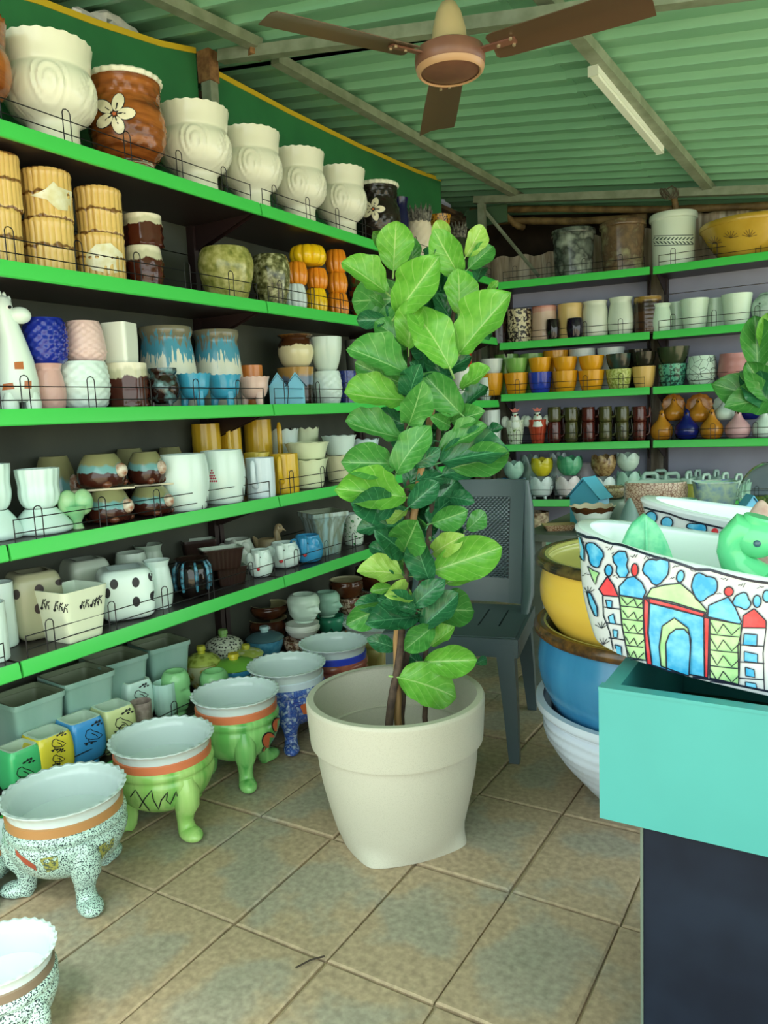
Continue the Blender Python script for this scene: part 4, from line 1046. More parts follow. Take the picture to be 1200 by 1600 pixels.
a = V(slot('S6', 516, 44, 956, .17), 'bowl', 'sea-green bowl beneath the pale green head', 'bowl', LOWBOWL, mat('#3fa07c', .2), None, 'bowls stacked under the heads')
headpot('head_planter', slot('S6', 510, 42, 916, .17, a), mat('#a6d4be', .22), 'pale green head planter tucked behind the white head', GH, rot=1.1, curls=True)
a = V(slot('S6', 556, 54, 950, .14), 'bowl', 'white bowl at the bottom of the patterned bowl stack', 'bowl', LOWBOWL, MINT, None, 'bowl stack by the fig trunk'); a = V(slot('S6', 552, 54, 923, .14, a), 'bowl', 'beige patterned bowl in the middle of its stack', 'bowl', LOWBOWL, SPK, None, 'bowl stack by the fig trunk')
V(slot('S6', 541, 54, 899, .14, a), 'bowl', 'brown glossy bowl on top of the patterned bowl', 'bowl', LOWBOWL, BRN, mat('#b0ac84', .3), 'bowl stack by the fig trunk')
a = V(slot('S6', 584, 52, 915, .2), 'bowl', 'pale blue bowl under a dark bowl near the fig', 'bowl', LOWBOWL, MINT, None, 'bowl stack by the fig trunk'); V(slot('S6', 582, 54, 880, .2, a), 'bowl', 'dark brown bowl on the pale blue bowl near the fig', 'bowl', LOWBOWL, BRN, mat('#3a2a20', .3), 'bowl stack by the fig trunk')

# ================================================================== LEGGED POTS ON THE FLOOR
GL = 'legged pots with scalloped rims on the floor'
RIMW = mat('#c8d8d8', .15)
def legpot(px, w, y, base_y, mb_, mband, label, rot=0., s=None, legm=None):
    s = s or spot(px, w, y, z=0, base_y=base_y); r, h = s.r, s.h
    bowl = vessel(MB(), r * .97, h * .80, [(.3, .30), (.55, .34), (.82, .48), (.97, .68), (1.0, .78), (.97, .85), (1.0, .9), (.99, .95), (.93, 1)], seg=56, n=30, inner=False)
    band = MB(); band.grid([[(math.cos(t) * a * r, math.sin(t) * a * r, z * h) for t in [2 * PI * i / 64 for i in range(64)]] for a, z in ((.89, .775), (.925, .785), (.93, .865), (.89, .875))], True)
    fn = scallop(30, .012, .010, .8)
    rim = vessel(MB(), r, h * .55, [(.5, .38), (.84, .42), (.87, .5), (.90, .82), (.94, .92), (.995, .975), (1.0, 1)], z0=h * .45, fn=fn, seg=156, n=20, wall=.055, floor=.43)
    P = [('bowl', bowl.mesh('bowl', [mb_, mb_], 60)), part('band', band, mband), ('rim', rim.mesh('rim', [RIMW, RIMW], 70))]
    for k in range(3):
        a = -PI / 2 + rot + 2 * PI * k / 3; d = Vector((math.cos(a), math.sin(a), 0)); up = Vector((0, 0, 1))
        pts = [d * r * .80 + up * h * .66, d * r * .84 + up * h * .52, d * r * .82 + up * h * .38, d * r * .72 + up * h * .26, d * r * .70 + up * h * .16, d * r * .74 + up * h * .09, d * r * .80 + up * h * .05]
        leg = MB().tube(pts, [r * .17, r * .24, r * .24, r * .18, r * .155, r * .17, r * .19], 18)
        foot = MB().ball(d * r * .88 + up * h * .055, (r * .2, r * .3, h * .075), 18, 12)
        mx = Matrix.Translation(d * r * .88 + up * h * .06) @ Matrix.Rotation(a - PI / 2, 4, 'Z') @ Matrix.Translation(-(d * r * .88 + up * h * .06))
        for v in foot.v: v.xyz = mx @ v; v.z = max(v.z, .001)
        P.append(('leg', leg.mesh('leg', legm or mb_, 60), [('foot', foot.mesh('foot', legm or mb_, 60))]))
    return T('legged_pot', s, P, label, 'planter', GL)
SPG = mat('#b8d6cc', .25, 'speck', '#2c3e42', s=330, p=(.53, 0, 0)); LGR = mat('#8cc062', .18, 'streak', '#a9d07c', '#6fae52', s=14); LG2 = mat('#6cb860', .18, 'streak', '#8fcc7a', '#57a452', s=14)
BLW = mat('#c2d4e8', .2, 'noise', '#2a4aa8', '#5f82cc', s=70); ORB = mat('#d0764e', .4); BRB = mat('#b0804e', .4); BLB = mat('#2a42c4', .3)
q = legpot(107, 198, 1195, 1385, SPG, BRB, 'grey speckled legged pot with brown band', rot=.25)
bv = bvh_of(q)
decal(q, [[(180, 1335), (196, 1285), (202, 1290), (198, 1320), (186, 1345)], [(24, 1325), (32, 1335), (56, 1352), (58, 1360), (40, 1350), (26, 1336)]], mat('#a04a34', .35), 'red_brush_mark', bv=bv)
decal(q, [[(62, 1342), (90, 1336), (92, 1356), (74, 1362)], [(142, 1330), (178, 1308), (176, 1322), (150, 1350)]], mat('#9a9a4a', .5, 'speck', '#4a5a4a', s=150), 'olive_brush_mark', bv=bv)
q = legpot(258, 164, 1120, 1284, LGR, ORB, 'yellow-green legged pot with black zigzag and orange band', rot=.45)
bv = bvh_of(q)
strokes(q, [[(204, 1245), (212, 1234), (222, 1250), (234, 1266)], [(218, 1262), (226, 1248), (237, 1235), (240, 1250), (248, 1264), (252, 1250), (262, 1237), (260, 1250), (266, 1256), (270, 1248), (275, 1236), (278, 1248), (287, 1232)]], 1.8, INK, 'painted_zigzag', bv=bv)
q = legpot(372, 137, 1058, 1208, LG2, ORB, 'green legged pot with orange blossoms and orange band', rot=.15)
bv = bvh_of(q)
for c in ((420, 1157, 10, 12), (432, 1133, 7, 11), (418, 1172, 8, 7)): decal(q, [circ(c[0], c[1], c[2] * 1.15, c[3] * 1.15)], INK, 'blossom_outline', bv=bv); decal(q, [circ(*c)], mat('#c8643c', .3), 'blossom', .003, bv=bv)
q = legpot(451, 122, 1018, 1154, BLW, mat('#cfe0ee', .3), 'blue brushed legged pot with orange flower', rot=.0)
bv = bvh_of(q)
decal(q, [[(468, 1102), (486, 1096), (492, 1104), (488, 1114), (474, 1116)]], mat('#d06a3c', .35), 'orange_flower', bv=bv)
strokes(q, [[(449, 1118), (452, 1106), (460, 1098), (470, 1098)], [(456, 1112), (462, 1104), (470, 1102)], [(476, 1126), (482, 1120), (490, 1118)]], 2, mat('#1f2f8c', .3), 'blue_brush_stroke', bv=bv)
legpot(524, 108, 987, 1112, mat('#a4604e', .2, 'noise', '#7a3a30', s=16), BLB, 'red-brown legged pot with cobalt blue band', rot=.3)
legpot(590, 104, 958, 1062, mat('#c9bc74', .25), ORB, 'ochre legged pot with orange band behind the fig trunk', rot=.2)
legpot(-40, 138, 1283, 1395, SPG, BRB, 'speckled legged pot cut by the left photo edge', rot=.25, s=None)
legpot(10, 178, 1442, 1640, SPG, mat('#7a6a58', .4), 'speckled legged pot nearest the camera in the bottom corner', rot=.6)

# ================================================================== BACK SHELVES
GB1 = 'large pots on the top back shelf'
V(slot('B1', 896, 70, 353, .16), 'large_pot', 'grey marbled glazed pot on the top back shelf', 'pot', [(.82, 0), (.85, .05), (.92, .8), (.93, .88), (1, .9), (1, .97), (.97, 1)], mat('#7d8a80', .18, 'noise', '#343b38', '#a9b5a8', s=9), None, GB1)
s = V(slot('B1', 973, 74, 340, .16), 'large_pot', 'brown glazed pot with pressed palm relief', 'pot', [(.82, 0), (.85, .05), (.92, .8), (.93, .88), (1, .9), (1, .97), (.97, 1)], mat('#7a6448', .18, 'noise', '#5e4c3a', '#8d8a68', s=14), None, GB1, fn=lambda th, z, q: (q * (1 + (.012 * math.sin(th * 26) * math.sin(z * 34) if .2 < z < .82 else 0)), z), seg=80, n=36)
s = V(slot('R1', 1052, 76, 327, .16), 'large_pot', 'white pot with a dark leaf band', 'pot', [(.84, 0), (.86, .04), (.92, .8), (.92, .87), (1, .89), (1, .97), (.97, 1)], mat('#dcebdc', .2), None, GB1)
bv = bvh_of(s); lf = []
for k in range(12):
    x = 1018 + k * 5.9
    for sg in (-1, 1): lf.append([(x, 376 - k * .0 + sg * 1), (x + 5, 376 + sg * 5.5), (x + 7, 376 + sg * 5), (x + 3, 376 + sg * 1)])
decal(s, lf, mat('#2f4a42', .4), 'leaf_band', bv=bv, sub=0); strokes(s, [[(1017, 369), (1088, 367)], [(1017, 384), (1088, 382)]], 1.2, mat('#2f4a42', .4), 'band_line', bv=bv)
s = V(slot('R1', 1172, 164, 331, .18), 'large_bowl', 'wide mustard yellow bowl with scratched fan motifs', 'bowl', [(.5, 0), (.56, .05), (.78, .4), (.95, .8), (.99, .84), (1, .93), (.97, 1)], mat('#c6a440', .22, 'noise', '#b99632', s=8), None, GB1, seg=64)
bv = bvh_of(s)
for cx, cy in ((1117, 381), (1142, 372), (1171, 370)):
    strokes(s, [[(cx, cy), (cx + 12 * math.cos(a), cy + 12 * math.sin(a))] for a in [-PI + .25 + k * .44 for k in range(7)]], .9, mat('#5e4a1c', .5), 'fan_motif', bv=bv)
G2 = 'pots on the second back shelf'
def b2(row, px, w, y, m, label, prof=CYL, dep=.12, mi=None, **kw): return V(slot(row, px, w, y, dep), 'pot', label, 'pot', prof, m, mi, G2, **kw)
b2('B2', 777, 32, 479, mat('#2a1712', .12), 'dark brown glossy pot nearest the corner on the second back shelf')
b2('B2', 812, 38, 482, mat('#d4c9a4', .3, 'speck', '#2a1c12', s=60, p=(.5, 0, 0)), 'cream and dark speckled pot with brown rim')
b2('B2', 851, 40, 477, mat('#d2b4a0', .28, 'drip', '#cf9a8c', '#b8645a', s=20, p=(.82, .93, .05)), 'pinkish cream pot with a red rim', [(.9, 0), (1, .1), (.94, .8), (.99, .97), (1, 1)])
b2('B2', 891, 40, 473, mat('#d6b878', .28), 'mustard cream pot with two bands', [(.9, 0), (1, .1), (.96, .84), (1, .88), (.98, 1)])
b2('B2', 930, 40, 469, mat('#d9dfce', .24), 'off-white cylinder pot next to the bulb pot', [(.88, 0), (1, .12), (1, .7), (.9, .9), (.98, 1)])
b2('B2', 970, 42, 463, mat('#d6e2d2', .22), 'off-white bulb pot near the unit joint', VASE)
b2('B2', 1012, 44, 462, mat('#4a3020', .16, 'drip', '#35241c', '#9a7a3c', s=40, p=(.6, .84, .1)), 'dark brown ribbed pot with ochre rim', MUGP, fn=rings(9, .012), n=40)
V(slot('B2', 864, 22, 498, .04), 'cup', 'tiny black cup left in front of the cream pots', 'cup', BARREL, mat('#191216', .1), None, 'tiny black cups')
V(slot('B2', 898, 26, 496, .04), 'cup', 'tiny black-violet cup right in front of the mustard pot', 'cup', BARREL, mat('#1a1226', .1), None, 'tiny black cups')
CEL = mat('#d2ead6', .22)
b2('R2', 1033, 34, 473, CEL, 'small pale bulb pot at the unit joint', VASE, .08)
b2('R2', 1057, 30, 471, CEL, 'pale pot half hidden between two pale ribbed pots', CYL, .22)
b2('R2', 1085, 46, 465, CEL, 'pale ribbed pot, left of the two large ones', TAPER, .12, fn=rings(12, .006), n=48)
b2('R2', 1118, 34, 465, CEL, 'pale pot in the back between the two ribbed pots', CYL, .24)
b2('R2', 1151, 50, 457, CEL, 'pale ribbed pot, right and larger of the two', TAPER, .12, fn=rings(12, .006), n=48)
s = slot('R2', 1197, 48, 456, .13); r, h = s.r, s.h; FSH = mat('#b9d2c8', .25, 'noise', '#8fae9c', s=20)
P = [part('body', MB().ball((0, 0, h * .5), (r, r * .6, h * .5), 22, 16), FSH), part('tail_fin', MB().ball((r * 1.0, 0, h * .6), (r * .4, r * .14, h * .35), 12, 10), FSH), part('eye', MB().ball((-r * .42, -r * .5, h * .66), r * .07, 8, 6), INK), part('fin', MB().ball((0, 0, h * .95), (r * .5, r * .1, h * .1), 12, 8), FSH)]
T('fish_ornament', s, P, 'pale green ceramic fish at the right photo edge', 'ornament')
G3 = 'cups stacked in pairs on the third back shelf'
YC = mat('#e2a020', .15); GC_ = mat('#7cb458', .18); WC = mat('#dce8e4', .18); BC = mat('#2c44b4', .15); DT = mat('#2c4a44', .14, 'noise', '#35322a', s=18); BKC = mat('#26241a', .14)
LGC = mat('#c2cc7c', .2, 'speck', '#9aa850', s=70); MOS = mat('#5fae94', .2, 'speck', '#2c5c52', s=60); OCR = mat('#d9b264', .2)
N3 = [(768, 38, 560, 583, WC, YC, 'white', 'yellow', 'nearest the corner'), (807, 38, 559, 582, GC_, YC, 'green', 'yellow', 'beside the white and yellow pair'), (844, 38, 558, 581, YC, BC, 'yellow', 'blue', 'with the only blue cup'),
      (883, 40, 557, 579, YC, YC, 'yellow', 'yellow', 'just right of the blue cup'), (924, 42, 555, 578, YC, YC, 'yellow', 'yellow', 'left of the dark teal cup'), (967, 42, 552, 576, DT, LGC, 'dark teal', 'pale green', 'beside the yellow pairs')]
for px, w, y1, y0, m1, m0, c1, c0, wh in N3:
    a = V(slot('B3', px, w, y0, .1), 'cup', '%s lower cup of the pair %s' % (c0, wh), 'cup', CUP, m0, None, G3)
    V(slot('B3', px, w - 1, y1, .1, a), 'cup', '%s upper cup of the pair %s' % (c1, wh), 'cup', CUP, m1, None, G3)
a = V(slot('B3', 1006, 38, 572, .1), 'cup', 'ochre lower cup under the black cup', 'cup', CUP, OCR, None, G3); V(slot('B3', 1006, 40, 549, .1, a), 'cup', 'black-green upper cup on the ochre one', 'cup', CUP, BKC, None, G3)
a = V(slot('R3', 1051, 46, 568, .1), 'cup', 'turquoise mosaic lower cup under a dark one', 'cup', CUP, MOS, None, G3); V(slot('R3', 1052, 52, 541, .1, a), 'cup', 'large dark green upper cup on the turquoise mosaic', 'cup', CUP, mat('#35402a', .14), None, G3)
for px, w, y, m, lb in ((792, 38, 553, GC_, 'green cup in the back row, left one'), (831, 38, 552, GC_, 'green cup in the back row, right one'), (869, 40, 547, YC, 'yellow cup in the back row'), (910, 42, 544, WC, 'white cup in the back row, left one'), (955, 44, 542, WC, 'white cup in the back row, right one'), (997, 44, 545, BKC, 'dark cup in the back row by the joint')):
    V(slot('B3', px, w, y, .25), 'cup', lb + ' of the third back shelf', 'cup', TAPER, m, None, 'back row cups on the third back shelf')
FRA = mat('#cfe8dc', .2, 'vor', '#4f6a62', s=22, p=(.1, 0, 0))
V(slot('R3', 1096, 50, 555, .1), 'pot', 'white faceted pot with thin dark crackle lines', 'pot', [(.72, 0), (.85, .1), (1, .4), (.96, .6), (.85, 1)], FRA, None, None, seg=9, n=8)
V(slot('R3', 1147, 54, 551, .1), 'pot', 'dusty pink ridged pot on the third back shelf', 'pot', [(.62, 0), (.8, .12), (1, .34), (.97, .42), (.84, 1)], mat('#b87c7c', .3), None, None, fn=lambda th, z, q: (q * (1 + (.008 * math.sin(z * 90) if z > .4 else 0)), z), n=50)
V(slot('R3', 1192, 40, 548, .13), 'pot', 'green pot behind the right plant leaves', 'pot', CUP, mat('#5f8a5a', .25))
# fourth back shelf: roosters, dark mugs, hens
def rooster(px, w, y, mb_, label, rot=0.):
    s = slot('B4', px, w, y, .1); r, h = s.r, s.h; RW_ = mat('#dfeadf', .2); RC_ = mat('#c05038', .3)
    P = [('body', vessel(MB(), r * .8, h * .66, [(.55, 0), (.6, .04), (.75, .4), (1, 1)], fn=lobes(8, .08), seg=48).mesh('body', [mb_, RW_]))]
    P.append(part('neck', MB().tube([(0, -r * .3, h * .5), (0, -r * .45, h * .72), (0, -r * .5, h * .86)], [r * .5, r * .34, r * .2], 14), RW_))
    for sg in (-1, 1):
        P.append(part('wing', MB().ball((sg * r * .75, 0, h * .62), (r * .34, r * .3, h * .16), 14, 10), RW_, ))
        P.append(part('eye', MB().ball((sg * r * .2, -r * .72, h * .8), r * .08, 8, 6), INK))
    P.append(part('beak', MB().tube([(0, -r * .65, h * .78), (0, -r * .95, h * .75)], [r * .1, .0005], 8), RC_))
    P.append(part('comb', MB().prism([(-r * .4, h * .98), (-r * .2, h * .88), (r * .2, h * .88), (r * .4, h * .98), (r * .15, h * .94), (0, h), (-r * .15, h * .94)], -r * .55, -r * .4), RC_))
    return T('rooster_planter', s, P, label, 'planter', 'rooster planters on the fourth back shelf', rot)
mug('B4', 768, 40, 641, mat('#dceae4', .2), 'white fluted mug beside the roosters', None, .1, side=-1, hw=.72, two=False)
rooster(805, 40, 637, mat('#d9e6cf', .25, 'speck', '#7d9a5a', s=45, p=(.62, 0, 0)), 'cream rooster planter with leaf print and red comb')
rooster(840, 40, 636, mat('#b0442c', .2), 'rooster planter with a red fluted bowl')
DM1 = mat('#54221c', .1); DM2 = mat('#4c4c28', .1); DMP = [(.82, 0), (.96, .08), (1, .2), (1, .8), (.95, .93), (.98, 1)]
GMU = 'dark glazed mugs stacked on the fourth back shelf'
cols = [DM1, DM2, DM1, DM2, DM2, DM1]
nm = ['maroon', 'olive', 'maroon', 'olive', 'olive', 'maroon']
low = []
wh = ['nearest the roosters', 'second from the roosters', 'third from the roosters', 'fourth from the roosters', 'fifth from the roosters', 'nearest the hens']
for k in range(6): low.append(mug('B4', 866 + k * 26.6, 27, 659, cols[k], '%s dark mug in the lower row, %s' % (nm[k], wh[k]), GMU, .1, hw=.78, side=1, rot=.2, two=False, prof=DMP))
for k in range(6): mug('B4', 866 + k * 26.6, 27, 636 - (1 if k > 2 else 0), cols[(k * 2 + 1) % 6], '%s dark mug in the upper row, %s' % (nm[(k * 2 + 1) % 6], wh[k]), GMU, .1, low[k], hw=.78, side=1, rot=.2 + (.6 if k == 1 else 0), prof=DMP)
for k in range(5): mug('B4', 880 + k * 30, 27, 640, DM2 if k % 2 else DM1, '%s dark mug in the hidden row behind, %s from the left' % ('olive' if k % 2 else 'maroon', ['first', 'second', 'third', 'fourth', 'fifth'][k]), GMU, .25, hw=.78, side=1, prof=CYL)
OC = mat('#c4882c', .18, 'noise', '#b4741f', s=12); HB = mat('#17206e', .1); HP = mat('#d6a8ae', .22); HWt = mat('#d2e8de', .2)
def hen(row, px, w, y, m, label, on=None, dep=.1, shell=None, rot=0.):
    s = slot(row, px, w, y, dep, on); r, h = s.r, s.h
    b = MB(); rows = []
    for a, z, off in ((.02, 0, 0), (.55, .0, 0), (.86, .08, 0), (1, .26, 0), (.94, .42, 0), (.7, .55, -.04), (.42, .66, -.08), (.27, .78, -.12), (.25, .86, -.14), (.2, .94, -.16), (.02, 1.0, -.16)):
        rows.append([(math.cos(t) * a * r, math.sin(t) * a * r + off * r, z * h) for t in [2 * PI * i / 26 for i in range(26)]])
    b.grid(rows, True)
    P = [('body', b.mesh('hen_body', m, 60)), part('beak', MB().tube([(0, -r * .36, h * .86), (0, -r * .6, h * .81)], [r * .09, .0005], 8), mat('#5a3a1c', .4))]
    for sg in (-1, 1): P.append(part('eye', MB().ball((sg * r * .2, -r * .3, h * .88), r * .05, 8, 6), INK))
    if shell:
        t = MB(); rows = []
        for q, (rr, dz) in enumerate(((.15, 0), (.6, .05), (.95, .16), (1.02, .2), (.9, .1))):
            rows.append([(math.cos(a) * r * rr * 1.12 * (1 + .04 * math.cos(a * 12) * (q > 1)), r * (.34 - dz * .9 + .1 * q), h * .68 + math.sin(a) * r * rr * 1.05 * (1 + .04 * math.cos(a * 12) * (q > 1))) for a in [2 * PI * i / 60 for i in range(60)]])
        rows += [[(x, y + r * .09, z) for x, y, z in rw] for rw in reversed(rows)]
        t.grid(rows, True); P.append(part('fan_tail', t, shell))
    return T('hen_planter', s, P, label, 'planter', 'hen planters on the fourth back shelf', rot)
h1 = hen('R4', 1034, 36, 640, OC, 'ochre hen in the lower row, nearest the mugs'); h2 = hen('R4', 1073, 40, 639, HB, 'cobalt blue hen in the lower row between two ochre ones')
h3 = hen('R4', 1112, 38, 638, OC, 'ochre hen in the lower row beside the pink one'); h4 = hen('R4', 1153, 42, 638, HP, 'pink hen in the lower row'); h5 = hen('R4', 1194, 40, 637, HWt, 'white hen in the lower row at the right edge')
SHO = mat('#a8661f', .25, 'noise', '#c98a3a', s=30)
def lift(a, k): t = Slot(); t.top = a.base.z + a.h * k; return t
hen('R4', 1053, 32, 620, OC, 'ochre fan-tailed hen in the upper row, nearest the mugs', lift(h1, .62), .16, SHO, .1)
hen('R4', 1092, 38, 622, OC, 'ochre fan-tailed hen in the upper row, taller one', lift(h2, .55), .16, SHO, -.1)
hen('R4', 1133, 36, 622, HWt, 'white fan-tailed hen in the upper row', lift(h3, .6), .16, mat('#b4c8bc', .25, 'noise', '#cfdcd2', s=30), -.15)
V(slot('R4', 1171, 36, 632, .2, lift(h4, .6)), 'round_pot', 'glossy cobalt round pot above the pink hen', 'pot', ROUND, HB)
# fifth back shelf
GT5 = 'petal pots on the fifth back shelf'
SEA = mat('#9fccbc', .22); TW = mat('#d0e2e4', .2); YT = mat('#d6c82e', .2); CAB = mat('#3f9c70', .25, 'streak', '#66b48a', s=40); CBR = mat('#6a4a2c', .25, 'noise', '#b49a6a', s=40)
a = tulip('B5', 846, 40, 742, TW, 'white footed petal pot under the yellow tulip', GT5, feet=True, dep=.09); tulip('B5', 847, 36, 714, YT, 'bright yellow tulip pot on a white footed pot', GT5, a, .09)
a = tulip('B5', 888, 42, 741, mat('#dcd6dc', .2), 'pinkish white footed petal pot under the green cabbage pot', GT5, feet=True, dep=.09); tulip('B5', 890, 42, 711, CAB, 'green cabbage-leaf pot beside the yellow tulip', GT5, a, .09, n=6)
a = tulip('B5', 943, 40, 742, TW, 'white petal pot under the brown cabbage pot', GT5, dep=.1); tulip('B5', 943, 42, 709, CBR, 'brown and cream cabbage-leaf pot', GT5, a, .1, n=6)
a = tulip('B5', 982, 40, 734, SEA, 'pale green petal pot, lower of the pair by the joint', GT5, dep=.12); tulip('B5', 981, 38, 706, mat('#c2dccf', .2), 'pale petal pot, upper of the pair by the joint', GT5, a, .12)
a = V(slot('B5', 798, 48, 746, .08), 'bowl', 'pale scalloped bowl at the corner end of the fifth back shelf', 'bowl', BOWL, mat('#bfe0da', .22, 'noise', '#3f86b8', s=14), None, None, fn=scallop(12, .04, .04))
tulip('B5', 803, 34, 719, SEA, 'sea-green tulip pot on the scalloped bowl', GT5, a, .08)
tulip('B5', 829, 34, 709, mat('#a9cabc', .22), 'pale green petal pot in the back, left of the yellow tulip', GT5, None, .26); tulip('B5', 873, 34, 706, TW, 'white petal pot in the back, behind the green cabbage', GT5, None, .26)
V(slot('B5', 916, 34, 722, .25), 'pot', 'mauve white pot in the back, between the cabbages', 'pot', TAPER, mat('#cfc6d2', .25))
V(slot('S4', 752, 42, 735, .1), 'bowl', 'white bowl with blue foot at the end of the fourth left shelf', 'bowl', BOWL, mat('#4f9cc8', .22, 'drip', '#cfe6ea', '#d9eef0', s=8, p=(.4, .6, .05)))
V(slot('S4', 770, 30, 690, .12), 'pot', 'dark mosaic pot at the far end of the fourth left shelf', 'pot', ROUND, mat('#3a2418', .2, 'cells', '#8a6a3c', s=60)) if False else None
GBK = 'pale green handled baskets on the fifth back shelf'
BK = mat('#b9dcd0', .25)
def hbasket(px, w, y, label, dep, rot=0.):
    s = slot('R5', px, w, y, dep); r, h = s.r, s.h
    P = [('body', vessel(MB(), r, h * .72, [(.8, 0), (.86, .05), (1, 1)], sq=6, seg=40, n=6, ey=.7).mesh('body', [BK, BK]))]
    P.append(part('handle', MB().tube([(-r * .6, 0, h * .68), (-r * .58, 0, h * .84), (-r * .42, 0, h * .92), (r * .42, 0, h * .92), (r * .58, 0, h * .84), (r * .6, 0, h * .68)], r * .2, 10), BK))
    return T('handled_basket', s, P, label, 'basket', GBK, rot)
for k, (px, w, y, dep, rot) in enumerate([(1016, 36, 735, .1, 0), (1032, 30, 731, .26, .1), (1050, 34, 735, .1, 0), (1076, 28, 733, .1, 1.2), (1090, 26, 731, .27, 1.1), (1103, 28, 737, .08, .9), (1119, 26, 731, .27, 1.2), (1133, 28, 735, .1, 1.1), (1154, 26, 737, .12, 1.0)]):
    hbasket(px, w, y, 'pale green handled basket, %s from the left of its row' % ['first', 'second', 'third', 'fourth', 'fifth', 'sixth', 'seventh', 'eighth', 'ninth'][k], dep, rot)
# lowest back shelf, seen between chair and bowls
G6 = 'pots low in the back behind the chair'
a = V(slot('B6', 838, 52, 846, .14), 'pot', 'green glazed pot low behind the chair, bottom of its stack', 'pot', CYL, mat('#6f9c86', .25), None, G6)
a = V(slot('B6', 838, 48, 822, .14, a), 'pot', 'green glazed pot low behind the chair, middle of its stack', 'pot', CYL, mat('#7aa88e', .25), None, G6)
V(slot('B6', 838, 40, 797, .14, a), 'pot', 'brown and cream pot on top of the green stack behind the chair', 'pot', CYL, mat('#5a3a24', .2, 'noise', '#cfc0a0', s=25), None, G6)
a = V(slot('B6', 880, 64, 848, .12), 'bowl', 'grey-green bowl low on the back shelf, right of the green stack', 'bowl', LOWBOWL, mat('#9cae96', .3), None, G6)
trough(None, 0, 0, 0, mat('#c8a888', .25, 'vor', '#8a5a3a', s=90), mat('#b8a070', .25), 'rectangular speckled tan tray on the table behind the yellow bowl', 'bowls and planters on the table', rot=.2, ey=.6, amp=0, s=spot(873, 66, 814, yy=3.12, z=TABLE_Z))
legpot(836, 52, 868, 932, mat('#5fae6e', .2), mat('#4f9a5c', .3), 'green legged pot on the floor behind the chair', rot=.6)

# ================================================================== BIG PLANTER AND FIG
s = spot(622, 271, 1037, z=0, base_y=1298)
def octfoot(th, z, q):
    if z < .1:
        k = 1 - z / .1; e = (abs(math.cos(th - .35)) ** 9 + abs(math.sin(th - .35)) ** 9) ** (-1 / 9.)
        q *= 1 + k * (.93 * e - 1) * .55
    return q, z
POTM = mat('#c4c2b2', .55, 'speck', '#bab8a8', s=500, p=(.56, 0, 0), bump=.05)
V(s, 'large_planter', 'large matte ivory round planter holding the fig tree', 'planter', [(.70, 0), (.705, .015), (.72, .06), (.80, .25), (.88, .48), (.915, .69), (.918, .70), (.965, .705), (.975, .72), (1, .95), (1.0, .985), (.985, 1)], POTM, POTM, None, fn=octfoot, seg=96, n=44, wall=.07, floor=.35)
POT = s
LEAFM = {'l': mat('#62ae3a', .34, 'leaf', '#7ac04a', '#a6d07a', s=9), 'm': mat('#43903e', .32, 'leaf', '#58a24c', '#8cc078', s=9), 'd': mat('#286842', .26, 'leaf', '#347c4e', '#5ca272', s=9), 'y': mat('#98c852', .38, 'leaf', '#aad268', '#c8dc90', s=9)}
def leaf_mesh(name, m, curl, wave, cup, seed, nu=10, nv=18):
    """fiddle-shaped blade, unit length along +y, veins from its UVs, a thin solid"""
    rnd = random.Random(seed); ph = rnd.uniform(0, 6); vs, uv, fs = [], [], []
    for side in (0, 1):
        for i in range(nv + 1):
            v = i / nv
            w = .47 * math.sin(PI * min(1, v * 1.0) ** .95) ** .62 * (.74 + .34 * v) * (1 - .10 * math.exp(-((v - .38) / .13) ** 2))
            w = max(w, .012)
            for j in range(nu + 1):
                u = j / nu - .5; x = u * 2 * w
                z = -curl * v * v + cup * (abs(u) * 2) ** 1.6 * w * 1.4 + wave * (abs(u) * 2) ** 2 * (math.sin(v * 11 + ph + (2 if u > 0 else 0)) + .5 * math.sin(v * 23 + ph * 2))
                vs.append((x, v - .12 * curl * v * v, z - .004 * side)); uv.append((j / nu, v))
    n1 = (nu + 1) * (nv + 1)
    for i in range(nv):
        for j in range(nu):
            a = i * (nu + 1) + j; f = (a, a + 1, a + nu + 2, a + nu + 1)
            fs.append(f); fs.append(tuple(k + n1 for k in reversed(f)))
    rim = [j for j in range(nu + 1)] + [i * (nu + 1) + nu for i in range(1, nv + 1)] + [nv * (nu + 1) + j for j in range(nu - 1, -1, -1)] + [i * (nu + 1) for i in range(nv - 1, 0, -1)]
    for a, b in zip(rim, rim[1:] + rim[:1]): fs.append((b, a, a + n1, b + n1))
    # stalk
    base = len(vs)
    for k in range(2):
        for q in range(6):
            t = 2 * PI * q / 6; vs.append((math.cos(t) * .022, .04 - .2 * k, math.sin(t) * .022 - .006 - .02 * k)); uv.append((.5, .05))
    for q in range(6): fs.append((base + q, base + (q + 1) % 6, base + 6 + (q + 1) % 6, base + 6 + q))
    me = bpy.data.meshes.new(name); me.from_pydata(vs, [], fs); me.materials.append(m)
    ul = me.uv_layers.new(name='UVMap')
    for lp in me.loops: ul.data[lp.index].uv = uv[lp.vertex_index]
    me.polygons.foreach_set('use_smooth', [True] * len(me.polygons)); me.set_sharp_from_angle(angle=math.radians(60))
    return me
LM = {k: [leaf_mesh('leaf_blade', m, c, w, cu, i) for i, (c, w, cu) in enumerate(((.25, .05, .35), (.1, .06, .5), (.45, .05, .2), (-.15, .05, .4)))] for k, m in LEAFM.items()}
